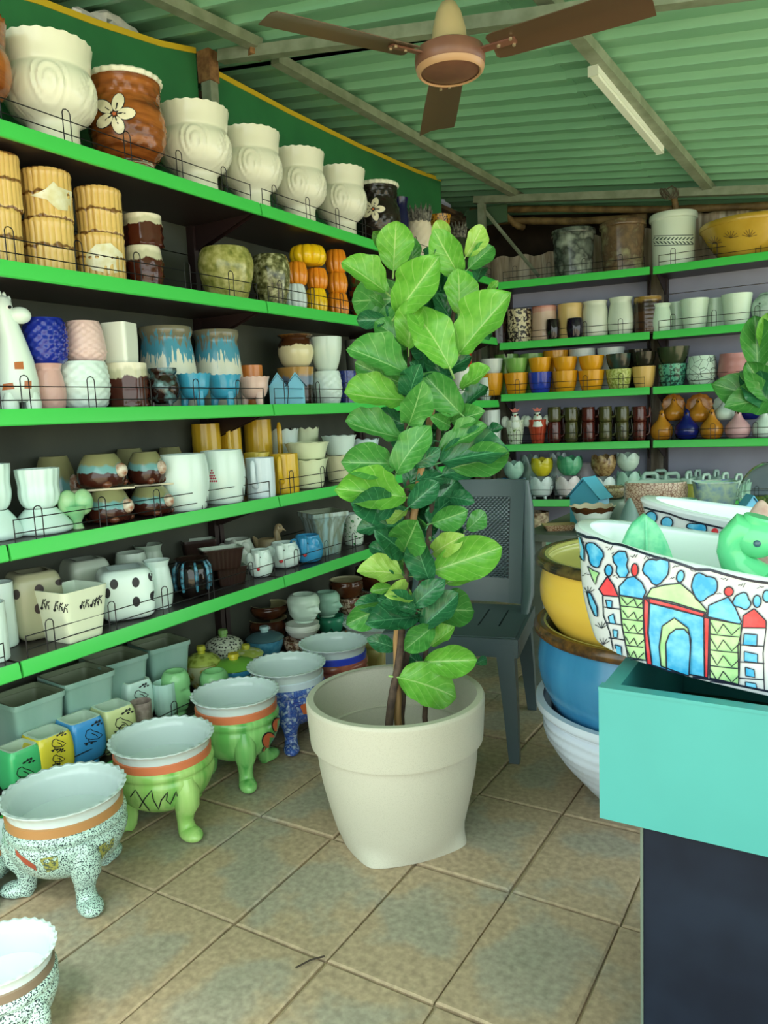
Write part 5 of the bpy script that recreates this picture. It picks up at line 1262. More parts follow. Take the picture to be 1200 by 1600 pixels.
def place_leaf(root, inv, bx, by, tx, ty, wpx, tone, db, dt, roll=0., k=None):
    b, t = at_depth(bx, by, db), at_depth(tx, ty, dt); ax = t - b; L = ax.length; ax.normalize()
    w = wpx * (db + dt) / 2 / FPX
    view = (CAM - (b + t) / 2).normalized(); nrm = view + Vector((0, 0, .25)); nrm = (nrm - ax * nrm.dot(ax)).normalized()
    nrm = Matrix.Rotation(roll, 3, ax) @ nrm; side = ax.cross(nrm)
    o = obj('leaf', LM[tone][k if k is not None else random.randrange(4)], root)
    sx = min(max(w * 1.15, L * .72), L * 1.3); sz = (L + sx) / 2
    m = Matrix(((side.x * sx, ax.x * L, nrm.x * sz, b.x), (side.y * sx, ax.y * L, nrm.y * sz, b.y), (side.z * sx, ax.z * L, nrm.z * sz, b.z), (0, 0, 0, 1)))
    o.matrix_basis = inv @ m
fig = obj('fiddle_leaf_fig', None, None, (POT.base.x, POT.base.y, POT.base.z + POT.h * .35 + .001))
tag(fig, 'tall fiddle leaf fig tree in the ivory planter', 'tree')
finv = Matrix.Translation(-fig.location)
BARK = mat('#5c4a3c', .8, 'noise', '#3f3028', s=40); STAKE = mat('#b08a5a', .7, 'streak', '#8f6c44', s=30)
DF = camv(POT.base + Vector((0, 0, .5))).z
def trunk(name, pl, r0, r1, m):
    pts = [finv @ at_depth(x, y, DF + d) for x, y, d in pl]; pts[0].z = 0
    n = len(pts); sp = []
    for i in range(n - 1):
        for k in range(4): sp.append(pts[i].lerp(pts[i + 1], k / 4) + Vector((random.uniform(-1, 1), random.uniform(-1, 1), 0)) * .002)
    sp.append(pts[-1])
    obj(name, MB().tube(sp, [r0 + (r1 - r0) * i / (len(sp) - 1) for i in range(len(sp))], 9).mesh(name, m), fig)
trunk('trunk', [(603, 1165, -.02), (608, 1120, -.02), (622, 1040, -.02), (634, 930, .0), (637, 800, .02), (634, 690, .03), (640, 560, .03), (636, 450, .02)], .0125, .006, BARK)
trunk('trunk', [(628, 1165, .03), (627, 1120, .03), (632, 1040, .03), (652, 940, .02), (668, 860, .02), (678, 760, .03), (690, 640, .04), (706, 520, .03), (712, 440, .02)], .010, .006, BARK)
trunk('trunk', [(667, 1165, .05), (665, 1120, .05), (664, 1050, .05), (668, 960, .04), (672, 880, .04)], .009, .006, BARK)
trunk('stake', [(624, 1165, 0), (622, 1120, 0), (620, 1000, .0), (632, 900, .01), (660, 720, .02), (676, 630, .03)], .011, .010, STAKE)
trunk('stake', [(676, 690, -.02), (682, 610, -.02), (690, 590, -.02)], .012, .013, STAKE) if False else None
U = lambda x, y: (480 + x / 3.53, 330 + y / 3.53)
W = lambda x, y: (480 + x / 3.53, 700 + y / 3.53)
LU = [((475, 330), (490, 60), 215, 'l', 0), ((440, 450), (200, 265), 200, 'l', -.02), ((500, 560), (720, 250), 215, 'l', -.08), ((840, 360), (700, 110), 190, 'l', 0), ((875, 250), (985, 70), 130, 'y', .02), ((780, 200), (715, 60), 110, 'y', .04),
      ((885, 320), (1030, 185), 100, 'm', .04), ((835, 570), (850, 310), 200, 'l', -.04), ((838, 785), (1110, 440), 250, 'l', -.06), ((790, 870), (620, 500), 170, 'l', -.1), ((545, 890), (235, 740), 250, 'm', -.08),
      ((570, 760), (370, 590), 150, 'm', .02), ((560, 760), (575, 475), 100, 'l', -.05), ((440, 600), (268, 600), 80, 'd', .05), ((550, 960), (260, 850), 140, 'm', -.02), ((545, 1040), (195, 1030), 140, 'l', -.06),
      ((560, 1040), (590, 865), 115, 'd', -.04), ((560, 1180), (640, 975), 170, 'm', -.1), ((530, 1250), (200, 1190), 115, 'm', -.05), ((775, 950), (655, 760), 110, 'd', 0), ((850, 1120), (640, 900), 180, 'm', -.08), ((845, 975), (1025, 885), 85, 'l', -.02),
      ((850, 1090), (995, 955), 110, 'd', .02), ((730, 1310), (1000, 1210), 140, 'm', -.05), ((735, 1385), (1115, 1300), 120, 'd', -.06), ((975, 1225), (1080, 1190), 65, 'd', .05), ((490, 1390), (175, 1390), 155, 'm', -.05), ((490, 1447), (620, 1190), 130, 'm', -.08),
      ((590, 1400), (722, 1330), 110, 'd', -.1), ((640, 510), (710, 335), 140, 'd', .05), ((810, 630), (710, 440), 85, 'd', .03), ((640, 300), (725, 215), 90, 'd', .05), ((580, 300), (592, 140), 50, 'm', .05), ((935, 390), (965, 285), 60, 'd', .06),
      ((690, 930), (580, 830), 100, 'd', .03), ((430, 190), (352, 105), 80, 'l', .05), ((800, 1160), (970, 1105), 65, 'm', 0), ((650, 720), (690, 600), 60, 'm', .05), ((780, 1180), (690, 1130), 70, 'm', -.02), ((565, 1190), (375, 1105), 100, 'd', .03),
      ((740, 480), (720, 280), 100, 'd', .08), ((610, 640), (640, 820), 110, 'd', .06), ((420, 520), (370, 470), 60, 'm', .06), ((1000, 440), (1040, 395), 40, 'l', .06), ((720, 820), (700, 640), 70, 'd', .07), ((470, 780), (300, 700), 120, 'd', .06), ((940, 560), (1000, 690), 50, 'd', .06),
      ((620, 1120), (520, 960), 100, 'd', .08), ((700, 1230), (800, 1060), 110, 'd', .08), ((560, 590), (430, 520), 100, 'd', .06)]
LL = [((535, 270), (165, 215), 120, 'l', -.06), ((480, 320), (218, 300), 175, 'd', -.05), ((560, 325), (725, 185), 140, 'd', -.08), ((550, 330), (450, 430), 110, 'y', .0), ((445, 425), (262, 440), 115, 'd', -.02), ((530, 575), (625, 370), 130, 'm', -.08), ((530, 570), (395, 460), 130, 'd', -.07),
      ((670, 420), (785, 230), 120, 'd', -.02), ((690, 415), (885, 350), 150, 'm', -.05), ((880, 450), (1000, 355), 120, 'm', .0), ((785, 270), (908, 285), 80, 'd', .04), ((740, 150), (968, 90), 130, 'd', -.02), ((515, 600), (345, 550), 100, 'd', .02), ((675, 730), (580, 515), 130, 'd', -.04),
      ((695, 580), (805, 500), 95, 'y', -.02), ((690, 680), (1065, 550), 100, 'l', -.05), ((765, 750), (955, 610), 110, 'l', -.02), ((550, 700), (288, 650), 90, 'y', -.02), ((585, 870), (722, 740), 125, 'd', -.05), ((595, 895), (400, 825), 120, 'd', -.06), ((440, 870), (220, 965), 105, 'm', -.03),
      ((440, 840), (300, 870), 90, 'd', .0), ((595, 935), (335, 950), 110, 'd', -.04), ((630, 990), (845, 810), 170, 'd', -.03), ((695, 985), (525, 1120), 125, 'm', -.04), ((680, 1090), (825, 990), 100, 'l', .0), ((645, 1180), (940, 1170), 120, 'l', -.05), ((500, 1265), (830, 1330), 270, 'l', -.1),
      ((485, 1100), (362, 1065), 90, 'd', .03), ((925, 1190), (1000, 1160), 50, 'd', .03), ((640, 1200), (555, 1140), 90, 'd', .02), ((570, 810), (445, 800), 90, 'y', -.02), ((735, 550), (850, 450), 100, 'd', .05), ((800, 110), (1110, 30), 70, 'm', -.02), ((560, 240), (600, 60), 120, 'd', .02), ((600, 180), (760, 130), 110, 'd', -.03),
      ((470, 770), (345, 790), 70, 'l', .04), ((700, 850), (640, 700), 80, 'd', .05), ((560, 690), (500, 560), 80, 'm', .03), ((700, 480), (640, 330), 90, 'd', .05), ((470, 130), (330, 60), 110, 'd', .05)]
random.seed(11)
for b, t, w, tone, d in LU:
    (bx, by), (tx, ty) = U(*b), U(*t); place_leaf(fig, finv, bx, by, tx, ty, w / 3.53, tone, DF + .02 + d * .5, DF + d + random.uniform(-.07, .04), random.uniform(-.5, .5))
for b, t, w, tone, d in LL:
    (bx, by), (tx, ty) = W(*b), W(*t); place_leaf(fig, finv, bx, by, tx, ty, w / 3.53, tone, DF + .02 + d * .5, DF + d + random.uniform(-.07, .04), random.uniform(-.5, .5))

# inner foliage all round the two trunks
random.seed(23)
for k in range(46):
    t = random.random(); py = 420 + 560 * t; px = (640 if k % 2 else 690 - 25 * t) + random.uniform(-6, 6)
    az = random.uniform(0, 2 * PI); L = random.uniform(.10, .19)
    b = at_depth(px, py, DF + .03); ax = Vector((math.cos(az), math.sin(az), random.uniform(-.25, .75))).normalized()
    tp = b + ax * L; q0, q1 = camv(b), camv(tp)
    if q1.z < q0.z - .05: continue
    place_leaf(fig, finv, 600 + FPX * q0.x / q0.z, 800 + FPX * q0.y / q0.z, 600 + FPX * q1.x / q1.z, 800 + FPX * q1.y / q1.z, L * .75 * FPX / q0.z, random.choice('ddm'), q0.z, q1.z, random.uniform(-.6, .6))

# ================================================================== PLASTIC CHAIR
CH = mat('#4a5a60', .35); CHW = mat('#56686e', .32)
ch = obj('plastic_chair', None, None, (-1.185, 2.47, 0)); ch.rotation_euler = (0, 0, math.atan2(1.185, 2.47) - .22)
tag(ch, 'dark grey plastic chair with woven-look backrest behind the fig', 'chair')
def bp(u, v):                                   # point of the backrest: u across -1..1, v up 0..1
    return Vector((u * (.188 + .008 * v), .19 + .05 * v + .05 * v * v - .035 * (1 - u * u) * -1, .435 + .47 * v))
fr = MB()
def strip(u0, u1, v0, v1, th=.018, nu=8, nv=10):
    rows = []
    for i in range(nv + 1):
        v = v0 + (v1 - v0) * i / nv; a = [bp(u0 + (u1 - u0) * j / nu, v) for j in range(nu + 1)]
        rows.append(a + [p + Vector((0, th, 0)) for p in reversed(a)])
    fr.grid(rows, True, 0, True, True)
strip(-1, -.72, 0, 1); strip(.72, 1, 0, 1); strip(-.72, .72, .86, 1); strip(-.72, .72, 0, .2)
obj('back_frame', fr.mesh('back_frame', CH), ch)
for sg in (-1, 1):
    sp = MB().tube([bp(sg * 1.0, 1.0) + Vector((0, .02, -.005)), bp(sg, .75) + Vector((sg * .012, .03, 0)), bp(sg, .4) + Vector((sg * .02, .02, 0)), bp(sg, .1) + Vector((sg * .028, -.03, 0)), bp(sg, 0) + Vector((sg * .025, -.12, -.02))], [.014, .024, .026, .024, .014], 10)
    obj('side_rail', sp.mesh('side_rail', CH), ch)
wv = MB(); NR, NC = 40, 17
for i in range(NR):
    for j in range(NC):
        o = .5 * (i % 2); u0 = -.72 + 1.44 * min(max((j + o - .5) / NC, 0), 1); u1 = -.72 + 1.44 * min((j + o + .42) / NC, 1)
        if u1 - u0 < .02: continue
        v0 = .2 + .66 * (i + .06) / NR; v1 = .2 + .66 * (i + .8) / NR; um = (u0 + u1) / 2
        q = [bp(u0, v0), bp(u1, v0), bp(u1, v1), bp(u0, v1)]; c = [bp(um, v0) - Vector((0, .003, 0)), bp(um, v1) - Vector((0, .003, 0))]
        q = [p + Vector((0, .004, 0)) for p in q]
        wv.add([q[0], c[0], c[1], q[3], q[1], q[2]], [(0, 1, 2, 3), (1, 4, 5, 2)])
w_ = obj('woven_panel', wv.mesh('woven_panel', CHW, 20), ch); w_['kind'] = 'stuff'
strip_ = MB(); fr2 = MB(); rows = []
for i in range(5):
    v = .2 + .66 * i / 4; a = [bp(-.72 + 1.44 * j / 8, v) + Vector((0, .010, 0)) for j in range(9)]; rows.append(a + [p + Vector((0, .008, 0)) for p in reversed(a)])
fr2.grid(rows, True, 0, True, True); obj('back_sheet', fr2.mesh('back_sheet', mat('#2c383c', .5)), ch)
se = MB(); X = [-.225, -.2, -.085, -.079, -.003, .003, .079, .085, .2, .225]
se.box((-.225, -.23, .405), (.225, -.10, .43)); se.box((-.225, .12, .405), (.225, .20, .43))
for a, b in ((-.225, -.152), (-.146, -.079), (-.073, -.003), (.003, .073), (.079, .146), (.152, .225)): se.box((a, -.10, .405), (b, .12, .43))
obj('seat', se.mesh('seat', CH), ch)
obj('seat_rim', MB().box((-.235, -.245, .365), (.235, -.228, .428)).box((-.237, -.228, .365), (-.226, .2, .428)).box((.226, -.228, .365), (.237, .2, .428)).mesh('seat_rim', CH), ch)
for sx in (-1, 1):
    for y0, y1 in ((-.215, -.235), (.18, .24)):
        L = MB(); rows = [[(sx * (xx + a * .5), yy + b * .5, z) for a, b in ((-k, -k), (k, -k), (k, k), (-k, k))] for xx, yy, z, k in ((.19, y0, .41, .062), (.205, (y0 + y1) / 2, .2, .048), (.215, y1, .001, .034))]
        L.grid(rows, True, 0, True, True); obj('leg', L.mesh('leg', CH), ch)

# ================================================================== STACK OF LARGE BOWLS
BC0 = Vector((-.450, 2.235, 0)); BR_ = .350
def big(z, h, prof, m, mi, label, r=1., rim=None, **kw):
    s = Slot(); s.base = Vector((BC0.x, BC0.y, z)); s.r = BR_ * r; s.h = h; s.top = z + h
    mo = None
    if rim:
        def mo(s):
            t = MB(); t.grid([[(math.cos(a) * q * s.r, math.sin(a) * q * s.r, zz * s.h) for a in [2 * PI * i / 72 for i in range(73)]] for q, zz in ((.93, .90), (.985, .885), (1.015, .92), (1.015, .965), (.985, 1.005), (.93, 1.0), (.90, .96), (.93, .90))], False)
            return [part('rim', t, rim)]
    return V(s, 'large_bowl', label, 'bowl', prof, m, mi, 'stack of large glazed bowls', seg=72, n=30, wall=.06, more=mo, **kw)
def lace(th, z, q):
    if .1 < z < .86: q *= 1 + .010 * math.sin(th * 46 + z * 30) * math.sin(th * 46 - z * 30 * 1.3) + .006 * math.sin(th * 9) * math.sin(z * 18)
    return q, z
big(0, .36, [(.42, 0), (.52, .04), (.78, .34), (.93, .62), (.96, .8), (.94, .88), (1.0, .93), (1.0, 1)], mat('#d0dcea', .25), None, 'white lace-relief bowl at the bottom of the stack', 1.0, fn=lace) if False else None
s = Slot(); s.base = Vector((BC0.x, BC0.y, 0)); s.r = BR_; s.h = .325; s.top = .325
V(s, 'large_bowl', 'white lace-relief bowl at the bottom of the stack', 'bowl', [(.38, 0), (.47, .04), (.73, .34), (.91, .62), (.95, .8), (.93, .88), (1.0, .93), (1.0, 1)], mat('#ccd9e8', .25), None, 'stack of large glazed bowls', seg=200, n=60, wall=.06, fn=lace)
big(.275, .280, [(.78, 0), (.84, .06), (.955, .35), (.985, .6), (.95, .88), (.97, .95), (.97, 1)], mat('#2f78a8', .2, 'streak', '#3f8ab8', s=10), mat('#a9a868', .3), 'blue glazed bowl with brown rim in the middle of the stack', .995, mat('#3a2a1c', .2, 'noise', '#6a4a24', s=30))
big(.502, .252, [(.72, 0), (.8, .06), (.95, .4), (.975, .65), (.94, .88), (.96, .95), (.96, 1)], mat('#e6c050', .2), mat('#b7b56a', .25), 'yellow glazed bowl with dark rim on top of the stack', .975, mat('#2a2620', .2, 'noise', '#6a5a30', s=20))

# ================================================================== TEAL STAND AND PAINTED TUBS
TE = mat('#3d9998', .45, 'noise', '#3a9493', s=5); NAVY = mat('#0b1424', .6, 'noise', '#141f30', s=7)
NAVY.node_tree.nodes['Principled BSDF'].inputs['Specular IOR Level'].default_value = .2
st = obj('display_stand', None, None, (-.331, 1.186, 0)); tag(st, 'turquoise open-topped display box on a dark navy base', 'display stand')
W_, D_, Z0, Z1 = 1.0, .62, .502, .722
obj('box_front', MB().box((0, 0, Z0), (W_, .018, Z1)).mesh('box_front', TE), st); obj('box_side', MB().box((0, .019, Z0), (.026, D_, Z1)).mesh('box_side', TE), st)
obj('box_side', MB().box((W_ - .026, .019, Z0), (W_, D_, Z1)).mesh('box_side', TE), st); obj('box_back', MB().box((.027, D_ - .018, Z0), (W_ - .027, D_, Z1)).mesh('box_back', TE), st)
obj('box_bottom', MB().box((.027, .019, Z0), (W_ - .027, D_ - .019, Z0 + .016)).mesh('box_bottom', mat('#2c4a40', .6)), st)
obj('cross_bar', MB().box((.53, .019, Z0 + .017), (.55, D_ - .019, .693)).mesh('cross_bar', TE), st)
obj('front_trim', MB().box((0, -.002, Z1 + .0005), (W_, .022, Z1 + .006)).mesh('front_trim', TE), st)
obj('base', MB().box((.062, .03, 0), (W_ - .06, D_ - .05, Z0 - .001)).mesh('base', NAVY), st)
obj('base_edge', MB().box((.059, .027, 0), (.0635, .0315, Z0 - .001)).mesh('base_edge', mat('#5a6a60', .5)), st)

TUBP = [(.83, 0), (.855, .015), (.88, .05), (.945, .4), (.98, .8), (1.0, .93), (1.01, .975), (.995, 1)]
TUBW = mat('#c6ced4', .15)
def tub(center, z, yaw, tilt, a, b, h, label, bend=.05):
    s = Slot(); s.base = Vector((center[0], center[1], z)); s.r = 1.; s.h = h; s.top = z + h; s.rz = yaw
    mb = MB()
    vessel(mb, 1, h, TUBP, sq=2.35, seg=120, n=40, wall=.055, floor=.1, fn=lambda th, zz, q: (q, zz + (bend / h) * (math.cos(th) ** 2) * zz), ex=a, ey=b)
    for v in mb.v:
        k = .80 + .20 * min(1, v.z / h)
    me = mb.mesh('tub_body', [TUBW, mat('#dff0ee', .18)], 60)
    o = obj('painted_tub', None, None, s.base); o.rotation_euler = (0, tilt, yaw); s.root = o; s.body = obj('body', me, o)
    s.mw = Matrix.Translation(s.base) @ o.rotation_euler.to_matrix().to_4x4()
    tag(o, label, 'planter', 'hand-painted white tubs'); return s
tb = tub((-.0522, 1.394), .7223, .0257, .0982, .3883, .1677, .1875, 'white oval tub painted with domes and towers on the turquoise stand', .0216)
tb2 = tub((.052, 1.705), .732, .087, .0949, .442, .132, .188, 'second white painted oval tub, behind the front one', .0218)
K3 = lambda pl: [(880 + x / 3.75, 740 + y / 3.75) for x, y in pl]
K4 = lambda pl: [(880 + x / 3.75, 860 + y / 3.75) for x, y in pl]
bv = bvh_of(tb)
PB = mat('#2f9ad2', .25, 'noise', '#6fc0e4', s=40); PG = mat('#8fc48a', .3, 'noise', '#b4d8a4', s=30); PR = mat('#d03038', .3, 'noise', '#dc5058', s=40); PK = mat('#141c30', .4)
def paint(polys, m, name, lines=2.0, o=.0016):
    for pl in polys:
        decal(tb, [pl], m, name, o, 1, bv)
        strokes(tb, [list(pl) + [pl[0]]], lines, PK, 'painted_outline', o + .0012, bv)
def c3(x, y, a, b, r=0.):
    w = (lambda t: 1 + .13 * math.sin(3 * t + x) + .07 * math.sin(5 * t + y)) if a > 35 else (lambda t: 1)
    c, s_ = math.cos(r), math.sin(r); P = [(math.cos(t) * a * w(t), math.sin(t) * b * w(t)) for t in [2 * PI * i / 20 for i in range(20)]]
    return K3([(x + p * c - q * s_, y + p * s_ + q * c) for p, q in P])
paint([c3(190, 472, 44, 76, -.3), K3([(295, 480), (330, 450), (370, 455), (385, 500), (376, 535), (390, 575), (372, 606), (335, 605), (316, 575), (320, 540), (300, 515)]), c3(550, 565, 76, 74), c3(826, 660, 76, 78, .3), c3(1050, 745, 52, 46, .5), c3(272, 566, 22, 34), c3(1137, 745, 24, 36), K3([(85, 362), (108, 370), (130, 440), (130, 512), (112, 500), (92, 440)]), K3([(145, 690), (168, 700), (205, 780), (208, 835), (190, 830), (160, 760)]), c3(690, 600, 22, 36, .2), c3(1195, 715, 24, 36)], PB, 'painted_cloud')
paint([K3([(265, 600), (300, 650), (330, 720), (240, 712), (215, 675)]), c3(424, 562, 20, 38), c3(972, 688, 27, 28), K4([(1120, 338), (1190, 410), (1190, 452), (1052, 450), (1055, 380)])], PR, 'painted_red_dome')
paint([K4([(335, 260), (332, 210), (380, 158), (420, 150), (465, 185), (490, 240), (470, 282)]), K4([(968, 270), (1010, 330), (1045, 415), (1035, 430), (848, 385), (855, 320)])], PB, 'painted_blue_dome')
paint([K4([(490, 270), (520, 220), (600, 200), (690, 190), (760, 250), (845, 350), (840, 362), (640, 300)])], PG, 'painted_green_dome')
paint([K3([(150, 540), (180, 565), (218, 580), (205, 605), (195, 650), (175, 610)])], PG, 'painted_leaf', 1.4)
paint([K4([(333, 262), (470, 285), (490, 640), (385, 622), (350, 440)]), K4([(862, 398), (1045, 430), (1030, 780), (862, 742)])], PG, 'painted_green_tower')
paint([K4([(478, 275), (508, 282), (500, 480), (525, 668), (495, 660), (474, 440)]), K4([(826, 372), (858, 395), (850, 742), (830, 738)]), K4([(480, 272), (512, 278), (680, 322), (834, 366), (860, 396), (826, 388), (650, 338), (508, 306)])], PR, 'painted_red_arch')
paint([K4([(510, 306), (826, 386), (832, 738), (620, 700), (525, 668), (502, 480)])], PB, 'painted_gate')
paint([K4([(578, 672), (568, 560), (585, 440), (655, 392), (735, 452), (752, 520), (740, 730)])], PG, 'painted_gate_arch', 2, .0024)
paint([K4([(612, 695), (608, 540), (628, 485), (665, 456), (715, 455), (745, 490), (752, 560), (742, 726)])], PB, 'painted_gate_door', 2, .0036)
L = []
for i in range(5):
    y0, y1 = 262 + i * 76, 338 + i * 76
    L += [K4([(338 + i * 10, y0 + 60), (400, y0 + 66), (475, y0 + 74)]), K4([(345 + i * 8, y0 + 10), (380 + i * 5, y0 + 55), (420, y0 + 20)]), K4([(420, y0 + 20), (440, y0 + 66), (478, y0 + 30)])]
for i in range(4):
    y0 = 408 + i * 92
    L += [K4([(862, y0 + 78), (940, y0 + 88), (1032, y0 + 96)]), K4([(866, y0 + 10), (905, y0 + 76), (940, y0 + 20)]), K4([(940, y0 + 20), (990, y0 + 84), (1036, y0 + 40)])]
strokes(tb, L, 1.5, PK, 'painted_scales', .0032, bv)
L = [K4([(235, 265), (240, 380), (278, 480), (300, 600)]), K4([(330, 270), (350, 440), (382, 615)]), K4([(1050, 450), (1025, 560), (1030, 790)]), K4([(1190, 455), (1172, 600), (1180, 820)])]
for i, y in enumerate((340, 432, 520)): L.append(K4([(242 + i * 14, y - 10), (345 + i * 12, y + 4)]))
for y in (550, 650, 745): L.append(K4([(1028, y), (1180, y + 10)]))
strokes(tb, L, 1.7, PK, 'painted_tower_lines', .002, bv)
paint([K4([(255, 288), (292, 295), (290, 340), (265, 335)]), K4([(270, 385), (300, 368), (312, 428), (278, 425)]), K4([(296, 460), (325, 468), (322, 510), (300, 505)]), K4([(308, 548), (345, 560), (348, 612), (318, 600)]), K4([(1062, 485), (1138, 490), (1136, 560), (1055, 550)]), K4([(1062, 588), (1140, 605), (1140, 655), (1062, 645)]), K4([(1068, 680), (1120, 695), (1125, 740), (1070, 730)]), K4([(1068, 765), (1130, 775), (1138, 808), (1070, 795)])], PB, 'painted_window', 1.5)
strokes(tb, [K3([(82, 345), (140, 372), (205, 385), (270, 410), (350, 425), (430, 455), (540, 490), (640, 515), (720, 540), (780, 560), (860, 565), (950, 590), (1050, 615), (1130, 630), (1240, 645)])], 3.2, PK, 'painted_rim_line', .002, bv)
strokes(tb, [K4([(240, 572), (330, 610), (420, 650), (520, 672), (640, 708), (740, 735), (860, 752), (1000, 782), (1100, 802), (1240, 830)])], 3.2, PK, 'painted_base_line', .002, bv)
random.seed(5); L = []
for x, y in ((130, 400), (265, 437), (300, 470), (410, 485), (490, 495), (655, 540), (760, 565), (640, 620), (940, 620), (1040, 655), (1150, 665), (310, 610), (130, 590), (560, 470), (900, 700)):
    for k in range(3): L.append(K3([(x + k * 14 - 14, y + random.uniform(-10, 10)), (x + k * 14, y + random.uniform(-10, 10) - 6)]))
for x, y in ((230, 455), (240, 550), (150, 250)):
    for k in range(5): L.append(K4([(x, y), (x + 45 * math.cos(-2.6 + k * .5), y + 40 * math.sin(-2.6 + k * .5))]))
strokes(tb, L, 1.0, PK, 'painted_dashes', .0018, bv)
bv2 = bvh_of(tb2)
def c3b(*a): return c3(*a)
for pl in (c3(447, 240, 18, 26), c3(520, 255, 34, 36), c3(612, 285, 34, 34), c3(790, 315, 60, 26, .2), c3(985, 358, 40, 14, .2)):
    decal(tb2, [pl], PB, 'painted_cloud', .0016, 1, bv2); strokes(tb2, [pl + [pl[0]]], 1.8, PK, 'painted_outline', .0028, bv2)
decal(tb2, [c3(890, 338, 20, 20)], PR, 'painted_bud', .0016, 1, bv2)
strokes(tb2, [K3([(437, 185), (520, 210), (620, 232), (700, 262), (800, 288), (900, 310), (1000, 335), (1100, 350)])], 3., PK, 'painted_rim_line', .002, bv2)

# the painting runs on, mirrored, along the far half of each tub
for t_ in (tb, tb2):
    for c in [c for c in t_.root.children if c.name.startswith('painted_')]:
        if sum(v.co.x for v in c.data.vertices) / max(1, len(c.data.vertices)) > -.02: continue
        me = c.data.copy(); me.transform(Matrix.Scale(-1, 4, (1, 0, 0))); me.flip_normals()
        o = obj(c.name.split('.')[0], me, t_.root)
        if 'kind' in c: o['kind'] = c['kind']
lbv = BVHTree.FromPolygons([v.co.copy() for v in tb.body.data.vertices], [list(p.vertices) for p in tb.body.data.polygons])
def middle(poly, m, name, off):
    vs = []
    for x, z in poly:
        loc, nr, _, _ = lbv.ray_cast(Vector((x, -1, z)), Vector((0, 1, 0))); vs.append(loc + Vector((0, -off, 0)))
    obj(name, MB().add(vs, [tuple(range(len(vs)))]).mesh(name, m), tb.root)
middle([(-.022, .02), (.022, .02), (.022, .09), (-.022, .09)], PK, 'painted_outline', .002); middle([(-.020, .022), (.020, .022), (.020, .088), (-.020, .088)], PG, 'painted_green_tower', .0028)
middle([(-.026, .09), (.026, .09), (.018, .112), (0, .125), (-.018, .112)], PK, 'painted_outline', .002); middle([(-.023, .092), (.023, .092), (.016, .111), (0, .122), (-.016, .111)], PB, 'painted_blue_dome', .0028)
middle([(-.02, .145), (0, .132), (.02, .142), (.022, .158), (.0, .163), (-.018, .16)], PB, 'painted_cloud', .002)
# things standing in the front tub
def inside(px, py, y, z): p = at_y(px, py, y); return p
s = Slot(); b0 = at_y(1010, 900, 1.36); s.base = Vector((b0.x, 1.36, .765)); s.h = at_y(1000, 806, 1.36).z - .765; s.r = 76 * 1.45 / 2 / FPX * 1.25; s.top = 0
GLF = mat('#58c090', .3, 'noise', '#7fd4a4', s=60); rows = []
lp = MB()
for i in range(15):
    v = i / 14; w = max(0, 1 - v ** 2.2) ** .6; rows.append([(s.r * 1.1 * max(w, .03) * (u / 5), -.012 * (1 - abs(u) / 5) + .02 * v * v, s.h * (v - .06 * abs(u / 5) ** 2 * (1 - v))) for u in range(-5, 6)] + [(s.r * 1.1 * max(w, .03) * (u / 5), .012 + .02 * v * v, s.h * v) for u in range(5, -6, -1)])
lp.grid(rows, True, 0, True, True)
T('leaf_ornament', s, [('blade', lp.mesh('leaf_ornament', GLF, 60)), part('midrib', MB().tube([(0, -.016, 0), (0, -.014, s.h * .5), (0, .004, s.h * .97)], [.005, .004, .002], 8), GLF)], 'green speckled ceramic leaf standing inside the front tub', 'ornament', rot=.15)
GBD = mat('#5cc488', .14)
s = Slot(); Yb = 1.33; bp0 = at_y(1190, 930, Yb); s.base = Vector((bp0.x, Yb, .755)); s.rz = 0; s.r = .05; s.h = .2
def lo(px, py, dy=0.): p = at_y(px, py, Yb + dy); return p - s.base
nk = MB().tube([lo(1196, 925), lo(1176, 903), lo(1152, 882), lo(1144, 860), lo(1148, 842), lo(1160, 828), lo(1178, 834)], [.036, .032, .027, .024, .025, .028, .026], 22)
hd_ = MB().ball(lo(1182, 840), (.036, .03, .033), 22, 16)
cr = MB().tube([lo(1181, 830), lo(1184, 818), lo(1187, 810), lo(1188, 807)], [.02, .021, .024, .022], 20)
bk = MB().tube([lo(1200, 848), lo(1222, 858), lo(1240, 866)], [.022, .016, .006], 14, 0, .6)
bd = MB().ball(lo(1222, 955), (.085, .06, .07), 26, 18)
for v in bd.v: v.z = max(v.z, 0.0)
ey = MB().ball(lo(1183, 849, -.027), .0062, 10, 8)
T('goose_ornament', s, [('body', bd.mesh('body', GBD)), part('neck', nk, GBD), part('head', hd_, GBD), part('crest', cr, GBD), part('beak', bk, GBD), part('eye', ey, mat('#3a5a6a', .2))], 'glossy green goose ornament with curved neck in the front tub', 'ornament', rz=0.)
s = Slot(); cc = at_y(1188, 800, 1.45); s.base = Vector((cc.x, 1.47, .78)); s.r = .026; s.h = at_y(1190, 781, 1.47).z - .78; s.top = 0
V(s, 'bud_finial', 'pinkish pointed ceramic bud behind the goose head', 'ornament', [(.8, 0), (.9, .4), (1, .75), (.8, .88), (.35, .97), (.05, 1)], mat('#c4aaa0', .3, 'noise', '#b49088', s=60), None, inner=False)

